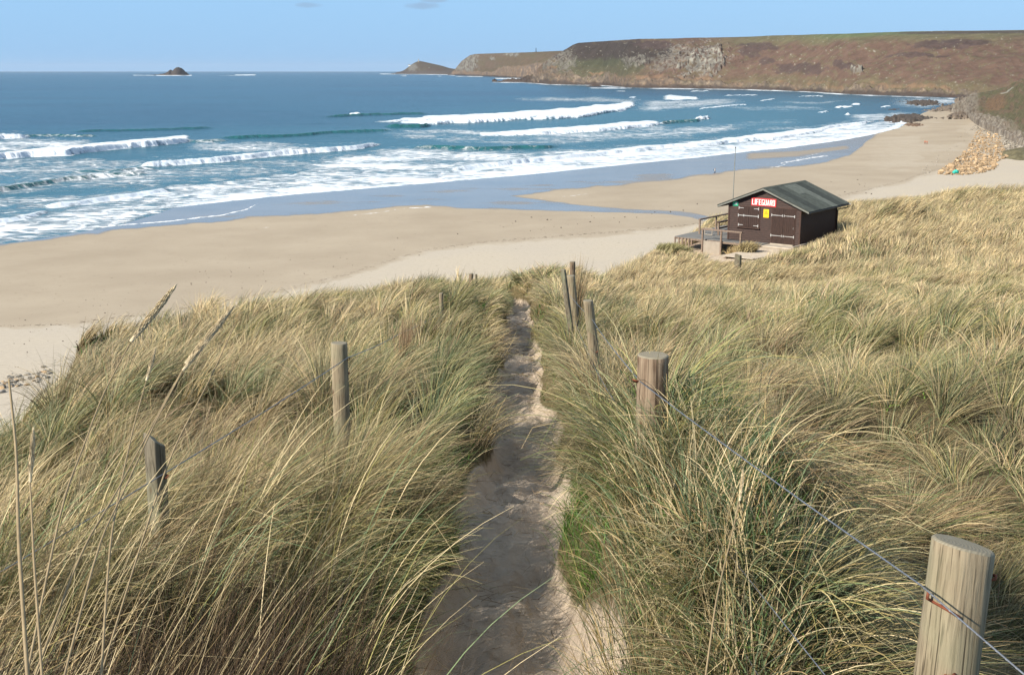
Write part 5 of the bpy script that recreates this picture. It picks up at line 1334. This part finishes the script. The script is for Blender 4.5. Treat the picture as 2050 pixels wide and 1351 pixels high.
# signs
sg = MB(); sg.box(-3.44, -1.70, -.055, -.03, 2.345, 2.85); sg = sg.build('lifeguard_sign', M['red'], hut, bevel=.004)
def letters(txt, x0, x1, z0, z1, y, mat, par, th=.3):
    b = MB(); n = len(txt); cw = (x1 - x0); wid = {'I': .42}; tot = sum(wid.get(c, 1) for c in txt) + .16 * (n - 1); k = cw / tot; x = x0; Hh = z1 - z0
    for c in txt:
        w = wid.get(c, 1) * k; s = th * k; yk = [0]
        def r(a, b_, c0, d0):
            yk[0] += .0015
            b.box(x + a, x + b_, y - .008 - yk[0], y, z0 + c0, z0 + d0)
        t = s * .82
        if c == 'L': r(0, s, 0, Hh); r(s, w, 0, t)
        elif c == 'I': r(0, w, 0, Hh)
        elif c == 'F': r(0, s, 0, Hh); r(s, w, Hh - t, Hh); r(s, w * .85, Hh * .45, Hh * .45 + t)
        elif c == 'E': r(0, s, 0, Hh); r(s, w, Hh - t, Hh); r(s, w * .85, Hh * .5 - t / 2, Hh * .5 + t / 2); r(s, w, 0, t)
        elif c == 'G': r(0, s, t * .4, Hh - t * .4); r(s * .4, w, Hh - t, Hh); r(s * .4, w, 0, t); r(w - s, w, t, Hh * .48); r(w * .52, w - s, Hh * .48 - t * .8, Hh * .48)
        elif c == 'U': r(0, s, t * .4, Hh); r(w - s, w, t * .4, Hh); r(s * .4, w - s * .4, 0, t)
        elif c == 'A':
            r(w * .25, w * .75, Hh * .26, Hh * .26 + t * .8)
            for d in (0, 1):
                p = [(0, 0), (s, 0), (w * .5 + s * .35, Hh), (w * .5 - s * .5, Hh)]
                if d: p = [(w - a, h) for a, h in p][::-1]
                b.prism([(x + a, y, z0 + h) for a, h in p], (0, -.008 - .003 * d, 0))
        elif c in 'RD':
            r(0, s, 0, Hh); r(s, w - s * .3, Hh - t, Hh)
            if c == 'R':
                r(w - s, w, Hh * .5, Hh - t * .4); r(s, w - s * .3, Hh * .44, Hh * .44 + t)
                b.prism([(x + w * .42, y, z0 + Hh * .46), (x + w - s * 1.05, y, z0), (x + w, y, z0), (x + w * .42 + s * .95, y, z0 + Hh * .46)], (0, -.0095, 0))
            else: r(w - s, w, t * .5, Hh - t * .5); r(s, w - s * .3, 0, t)
        elif c == 'N':
            r(0, s, 0, Hh); r(w - s, w, 0, Hh); b.prism([(x, y, z0 + Hh), (x + w - s, y, z0), (x + w, y, z0), (x + s, y, z0 + Hh)], (0, -.0095, 0))
        x += w + .16 * k
    return b.build('lettering', M[mat], par)
letters('LIFEGUARD', -3.38, -1.77, 2.41, 2.78, -.056, 'white', sg, .30)
ys_ = MB(); ys_.box(-2.55, -2.17, -.05, -.03, 1.62, 2.16); ys_ = ys_.build('warning_sign', M['yellow'], hut, bevel=.012)
b = MB()   # warning pictogram: triangle outline with exclamation, text bars
for p in ([(-2.36, 2.09), (-2.48, 1.86), (-2.455, 1.86), (-2.36, 2.045)], [(-2.36, 2.09), (-2.36, 2.045), (-2.265, 1.86), (-2.24, 1.86)], [(-2.455, 1.86), (-2.265, 1.86), (-2.275, 1.882), (-2.445, 1.882)], [(-2.372, 1.99), (-2.365, 1.92), (-2.355, 1.92), (-2.348, 1.99)]):
    b.prism([(x, -.0505, z) for x, z in p], (0, -.004, 0))
b.box(-2.369, -2.351, -.0545, -.0505, 1.892, 1.907)
b.build('pictogram', M['black'], ys_)
gs = MB(); gs.box(-4.77, -4.37, -.05, -.03, 2.23, 2.52); gs = gs.build('first_aid_sign', M['green_sign'], hut, bevel=.004)
b = MB(); b.prism([(-4.70, -.0505, 2.30), (-4.44, -.0505, 2.34), (-4.48, -.0505, 2.40), (-4.60, -.0505, 2.385)], (0, -.004, 0)); b.prism([(-4.62, -.055, 2.36), (-4.44, -.055, 2.42), (-4.42, -.055, 2.46), (-4.50, -.055, 2.46)], (0, -.004, 0))
b.tube([(-4.53, -.053, 2.455), (-4.53, -.060, 2.455)], .026, 12); b.build('pictogram', M['white'], gs)
b = MB(); b.tube([(-.42, -.068, 1.0), (-.42, -.1, 1.0), (-.42, -.1, 1.12), (-.42, -.068, 1.12)], .01, 8); b.build('handle', M['galv'], d2, True)
# flag pole behind the hut
x, y = hw(-W_ - .22, 2.2)
dP = CP * y - SP * (HZ + 3)
pxp = 1470.5
zt = (np.array(at_d(1472.5, 297, dP)))[2]
base = np.array(at_d(1467.5, 395, dP)); topp = np.array(at_d(1472.5, 297, dP)); ax = (topp - base) / (topp - base)[2]
t0 = base + ax * (HZ - .8 - base[2])
fp = empty('flagpole', tuple(t0)); tag(fp, 'tall bare grey flagpole rising behind the left eave of the hut', 'flagpole')
Lp = topp[2] - t0[2]
b = MB(); b.tube([(0, 0, 0), tuple(ax * Lp * .5), tuple(ax * Lp)], [.042, .034, .02], 12); b.build('pole', M['fascia'], fp, True)
b = MB(); b.tube([tuple(ax * Lp), tuple(ax * (Lp + .08))], [.045, .03], 10); b.build('cap', M['gutter'], fp)

# deck, rails, ramp (hut frame)
dk = empty('timber_deck', (HX, HY, HZ), HYAW); tag(dk, 'grey weathered deck platform on stilts at the left of the hut', 'deck')
b = MB()
k = 0; yy = -1.0
while yy < 6.0: b.box(-8.5, -5.12, yy, yy + .132, -.05, 0 - .002 * (k % 2)); yy += .142; k += 1
b.build('deck_boards', M['deck'], dk)
b = MB(); yy = -1.22; k = 0
while yy < -.16: b.box(-5.1, -2.05, yy, yy + .132, -.05, 0 - .002 * (k % 2)); yy += .142; k += 1
b.build('walkway_boards', M['deck'], dk)
b = MB(); b.box(-8.5, -5.11, -1.045, -1.005, -.17, -.055); b.box(-5.1, -2.05, -1.265, -1.225, -.15, -.03); b.box(-8.54, -8.502, -1.0, 6., -.19, -.055); b.build('edge_beam', M['rail'], dk)
for px_ in (-8.42, -8.12, -7.86, -7.6, -7.36):
    b = MB(); b.box(px_ - .045, px_ + .045, -1.12, -1.048, -1.15, -.055); b.build('stilt', M['rail'], dk, bevel=.006)
for px_, py_ in ((-8.4, 1.2), (-8.4, 3.4), (-6.5, 1.4), (-5.3, 3.5)):
    b = MB(); b.box(px_ - .06, px_ + .06, py_ - .06, py_ + .06, -1.5, -.055); b.build('stilt', M['rail'], dk, bevel=.006)
b = MB(); b.hexa([(-7.3, -1.0, -.62), (-6.4, -1.0, -.18), (-6.4, -.95, -.18), (-7.3, -.95, -.62), (-7.3, -1.0, -.55), (-6.4, -1.0, -.11), (-6.4, -.95, -.11), (-7.3, -.95, -.55)]); b.build('brace', M['rail'], dk)
b = MB(); b.box(-6.14, -4.92, -1.34, -1.27, -1.05, -.06); b.build('pale_block_wall', M['board_pale'], dk, bevel=.008)
rl = empty('front_handrail', (HX, HY, HZ), HYAW); tag(rl, 'low brown handrail with three posts in front of the hut shutter', 'railing', 'timber railings round the deck')
for k, (px_, zl) in enumerate(((-6.22, -1.25), (-4.85, -1.15), (-3.45, -.25))):
    b = MB(); b.box(px_ - .055, px_ + .055, -1.39, -1.28, zl, .66); b.build('post', M['rail'], rl, bevel=.008)
b = MB(); b.box(-6.30, -3.34, -1.42, -1.25, .66, .76); b.build('top_rail', M['rail'], rl, bevel=.01)
rl = empty('rear_handrail', (HX, HY, HZ), HYAW); tag(rl, 'taller grey handrail at the far left of the deck, over the stream', 'railing', 'timber railings round the deck')
for py_ in (1.0, 3.35, 5.6):
    b = MB(); b.box(-7.78, -7.68, py_ - .05, py_ + .05, -.06, .94); b.build('post', M['rail'], rl, bevel=.008)
b = MB(); b.box(-7.81, -7.65, .92, 5.7, .94, 1.03); b.build('top_rail', M['rail'], rl, bevel=.01)
rl = empty('side_handrail', (HX, HY, HZ), HYAW); tag(rl, 'short dark handrail with two bars running back beside the hut wall', 'railing', 'timber railings round the deck')
for py_ in (1.25, 3.6):
    b = MB(); b.box(-6.47, -6.36, py_ - .055, py_ + .055, -.06, .82); b.build('post', M['rail'], rl, bevel=.008)
b = MB(); b.box(-6.50, -6.33, 1.17, 4.2, .82, .91); b.build('top_rail', M['stain_trim'], rl, bevel=.008)
b = MB(); b.box(-6.455, -6.375, 1.3, 4.2, .40, .50); b.build('lower_rail', M['stain_trim'], rl, bevel=.006)
x, y = hw(-6.9, .75)
fr_ = empty('white_frame', (x, y, HZ + .02), HYAW); tag(fr_, 'small white rectangular frame standing on the deck behind the rail', 'frame')
b = MB(); b.box(-.30, .30, -.02, .02, 0, .05); b.box(-.30, .30, -.02, .02, .42, .47); b.box(-.30, -.25, -.02, .02, .05, .42); b.box(.25, .30, -.02, .02, .05, .42); b.build('outer_frame', M['board_pale'], fr_, bevel=.006)
b = MB(); b.box(-.3, -.26, .02, .3, 0, .04); b.box(.26, .3, .02, .3, 0, .04); b.build('foot', M['white'], fr_)
rp = empty('plank_ramp', (HX, HY, HZ), HYAW); tag(rp, 'pale bleached plank ramp leading up to the double door', 'ramp')
b = MB(); yy = -1.3; k = 0
while yy > -7.2:
    z0 = -.13 + .04 * (-1.3 - yy); sh = rng.uniform(-.04, .04)
    x0_ = -2.0 if yy > -1.9 else -1.75
    b.hexa([(x0_ + sh, yy - .13, z0 - .03), (.38 + sh, yy - .13, z0 - .03), (.38 + sh, yy, z0 - .04), (x0_ + sh, yy, z0 - .04), (x0_ + sh, yy - .13, z0 + .012 + .004 * (k % 3)), (.38 + sh, yy - .13, z0 + .012 + .004 * (k % 3)), (.38 + sh, yy, z0 + .004 * (k % 2)), (x0_ + sh, yy, z0)]); yy -= .145; k += 1
b.build('planks', M['ramp'], rp)
b = MB()
for xx in (-1.5, -.6, .25): b.hexa([(xx, -7.2, -.05), (xx + .08, -7.2, -.05), (xx + .08, -1.35, -.28), (xx, -1.35, -.28), (xx, -7.2, .065), (xx + .08, -7.2, .065), (xx + .08, -1.35, -.172), (xx, -1.35, -.172)])
b.build('bearer', M['rail'], rp)
b = MB(); b.box(-2.02, .36, -1.24, -.21, -.10, -.03); b.build('landing', M['ramp'], rp)
kb = MB(); kb.box(.10, .26, -1.4, 2.6, -.12, .10); kbo = kb.build('timber_kerb', M['board_pale'], None, bevel=.01); kbo.location = (HX, HY, HZ); kbo.rotation_euler = (0, 0, HYAW); tag(kbo, 'pale timber kerb along the foot of the shaded hut wall', 'kerb')

# ================================================================== people on the beach
def person(label, px, py, face, top, legs, pack=False, group=None, stride=.28, Hh=1.76, hairm='hair', swing=1):
    X, Y, z = [float(q) for q in beach_at(float(px), float(py))]
    root = empty('person', (X, Y, z), face); tag(root, label, 'person', group)
    k = Hh / 1.76
    import bmesh
    def skin(name, verts, edges, rads, mat, sub=2, par=root):
        me = bpy.data.meshes.new(name); me.from_pydata([tuple(np.array(v) * k) for v in verts], edges, []); o = link(name, me, None, par)
        md = o.modifiers.new('skin', 'SKIN'); o.modifiers.new('sub', 'SUBSURF').levels = sub; o.modifiers['sub'].render_levels = sub
        for i, r in enumerate(rads):
            s = me.skin_vertices[0].data[i]; s.radius = (r[0] * k, r[1] * k) if isinstance(r, tuple) else (r * k, r * k); s.use_root = (i == 0)
        me.materials.append(M[mat]); return o
    s = stride
    skin('body', [(0, 0, .94), (0, 0, 1.2), (0, .01, 1.42), (0, .01, 1.52), (0, .03, 1.62), (0, .03, 1.72),
                  (.10, 0, .88), (.11, s * .45, .48), (.11, s * .55 - .12, .08), (.11, s * .55 + .06, .035),
                  (-.10, 0, .88), (-.11, -s * .15, .48), (-.11, -s - .1, .10), (-.11, -s + .05, .04),
                  (.19, 0, 1.42), (.25, -.06 * swing, 1.16), (.25, .10, .93), (.25, .14, .83), (-.19, 0, 1.42), (-.25, .02, 1.16), (-.25, .12, .93), (-.25, .16, .83)],
         [(0, 1), (1, 2), (2, 3), (3, 4), (4, 5), (0, 6), (6, 7), (7, 8), (8, 9), (0, 10), (10, 11), (11, 12), (12, 13), (2, 14), (14, 15), (15, 16), (16, 17), (2, 18), (18, 19), (19, 20), (20, 21)],
         [(.14, .10), (.13, .10), (.15, .10), .055, .085, .06, .085, .06, .042, .035, .085, .06, .042, .035, .055, .042, .032, .028, .055, .042, .032, .028], 'skin')
    skin('jacket', [(0, 0, .90), (0, 0, 1.2), (0, .01, 1.44), (.19, 0, 1.43), (.25, -.06 * swing, 1.16), (.25, .10, .96), (-.19, 0, 1.43), (-.25, .02, 1.16), (-.25, .12, .96)],
         [(0, 1), (1, 2), (2, 3), (3, 4), (4, 5), (2, 6), (6, 7), (7, 8)], [(.175, .13), (.165, .13), (.16, .12), .075, .062, .05, .075, .062, .05], top)
    skin('trousers', [(0, 0, .95), (.10, 0, .86), (.11, s * .45, .48), (.11, s * .55 - .12, .12), (-.10, 0, .86), (-.11, -s * .15, .48), (-.11, -s - .1, .14)],
         [(0, 1), (1, 2), (2, 3), (0, 4), (4, 5), (5, 6)], [(.15, .12), .10, .078, .062, .10, .078, .062], legs)
    skin('hair', [(0, 0, 1.66), (0, .01, 1.74)], [(0, 1)], [.09, .075], hairm)
    b = MB(); b.tube([(0, .115 * k, 1.64 * k), (0, .14 * k, 1.62 * k)], [.02 * k, .012 * k], 6); b.build('nose', M['skin'], root)
    if pack:
        b = MB(); b.box(-.16, .16, -.36, -.15, 1.0, 1.46); b.build('backpack', M['cloth_navy'], root, bevel=.05)
person('lone walker in white top and dark trousers with a dark backpack beside the wet sand', 1431, 349, R(-115), 'cloth_white', 'cloth_navy', True)
person('left one of two walkers in rust-orange clothes on the far beach', 1851.5, 289.5, R(160), 'cloth_orange', 'cloth_brown', group='two walkers on the far beach', stride=.2)
person('right one of two walkers in orange-brown clothes on the far beach', 1855.5, 290, R(160), 'cloth_orange', 'cloth_brown', group='two walkers on the far beach', stride=.15, Hh=1.68)

# ================================================================== sea air
hz = MB(); hz.box(-16000, 16000, -40, 34000, SEA - 8, 170)
m = bpy.data.materials.new('haze'); m.use_nodes = True; nt = m.node_tree; nt.nodes.clear()
out = nt.nodes.new('ShaderNodeOutputMaterial'); v = nt.nodes.new('ShaderNodeVolumePrincipled')
v.inputs['Color'].default_value = (.80, .88, 1., 1); v.inputs['Density'].default_value = 1.3e-5; v.inputs['Anisotropy'].default_value = .1
nt.links.new(v.outputs[0], out.inputs['Volume'])
HAZE = True
if HAZE:
    o = hz.build('haze', m); tag(o, kind='stuff')
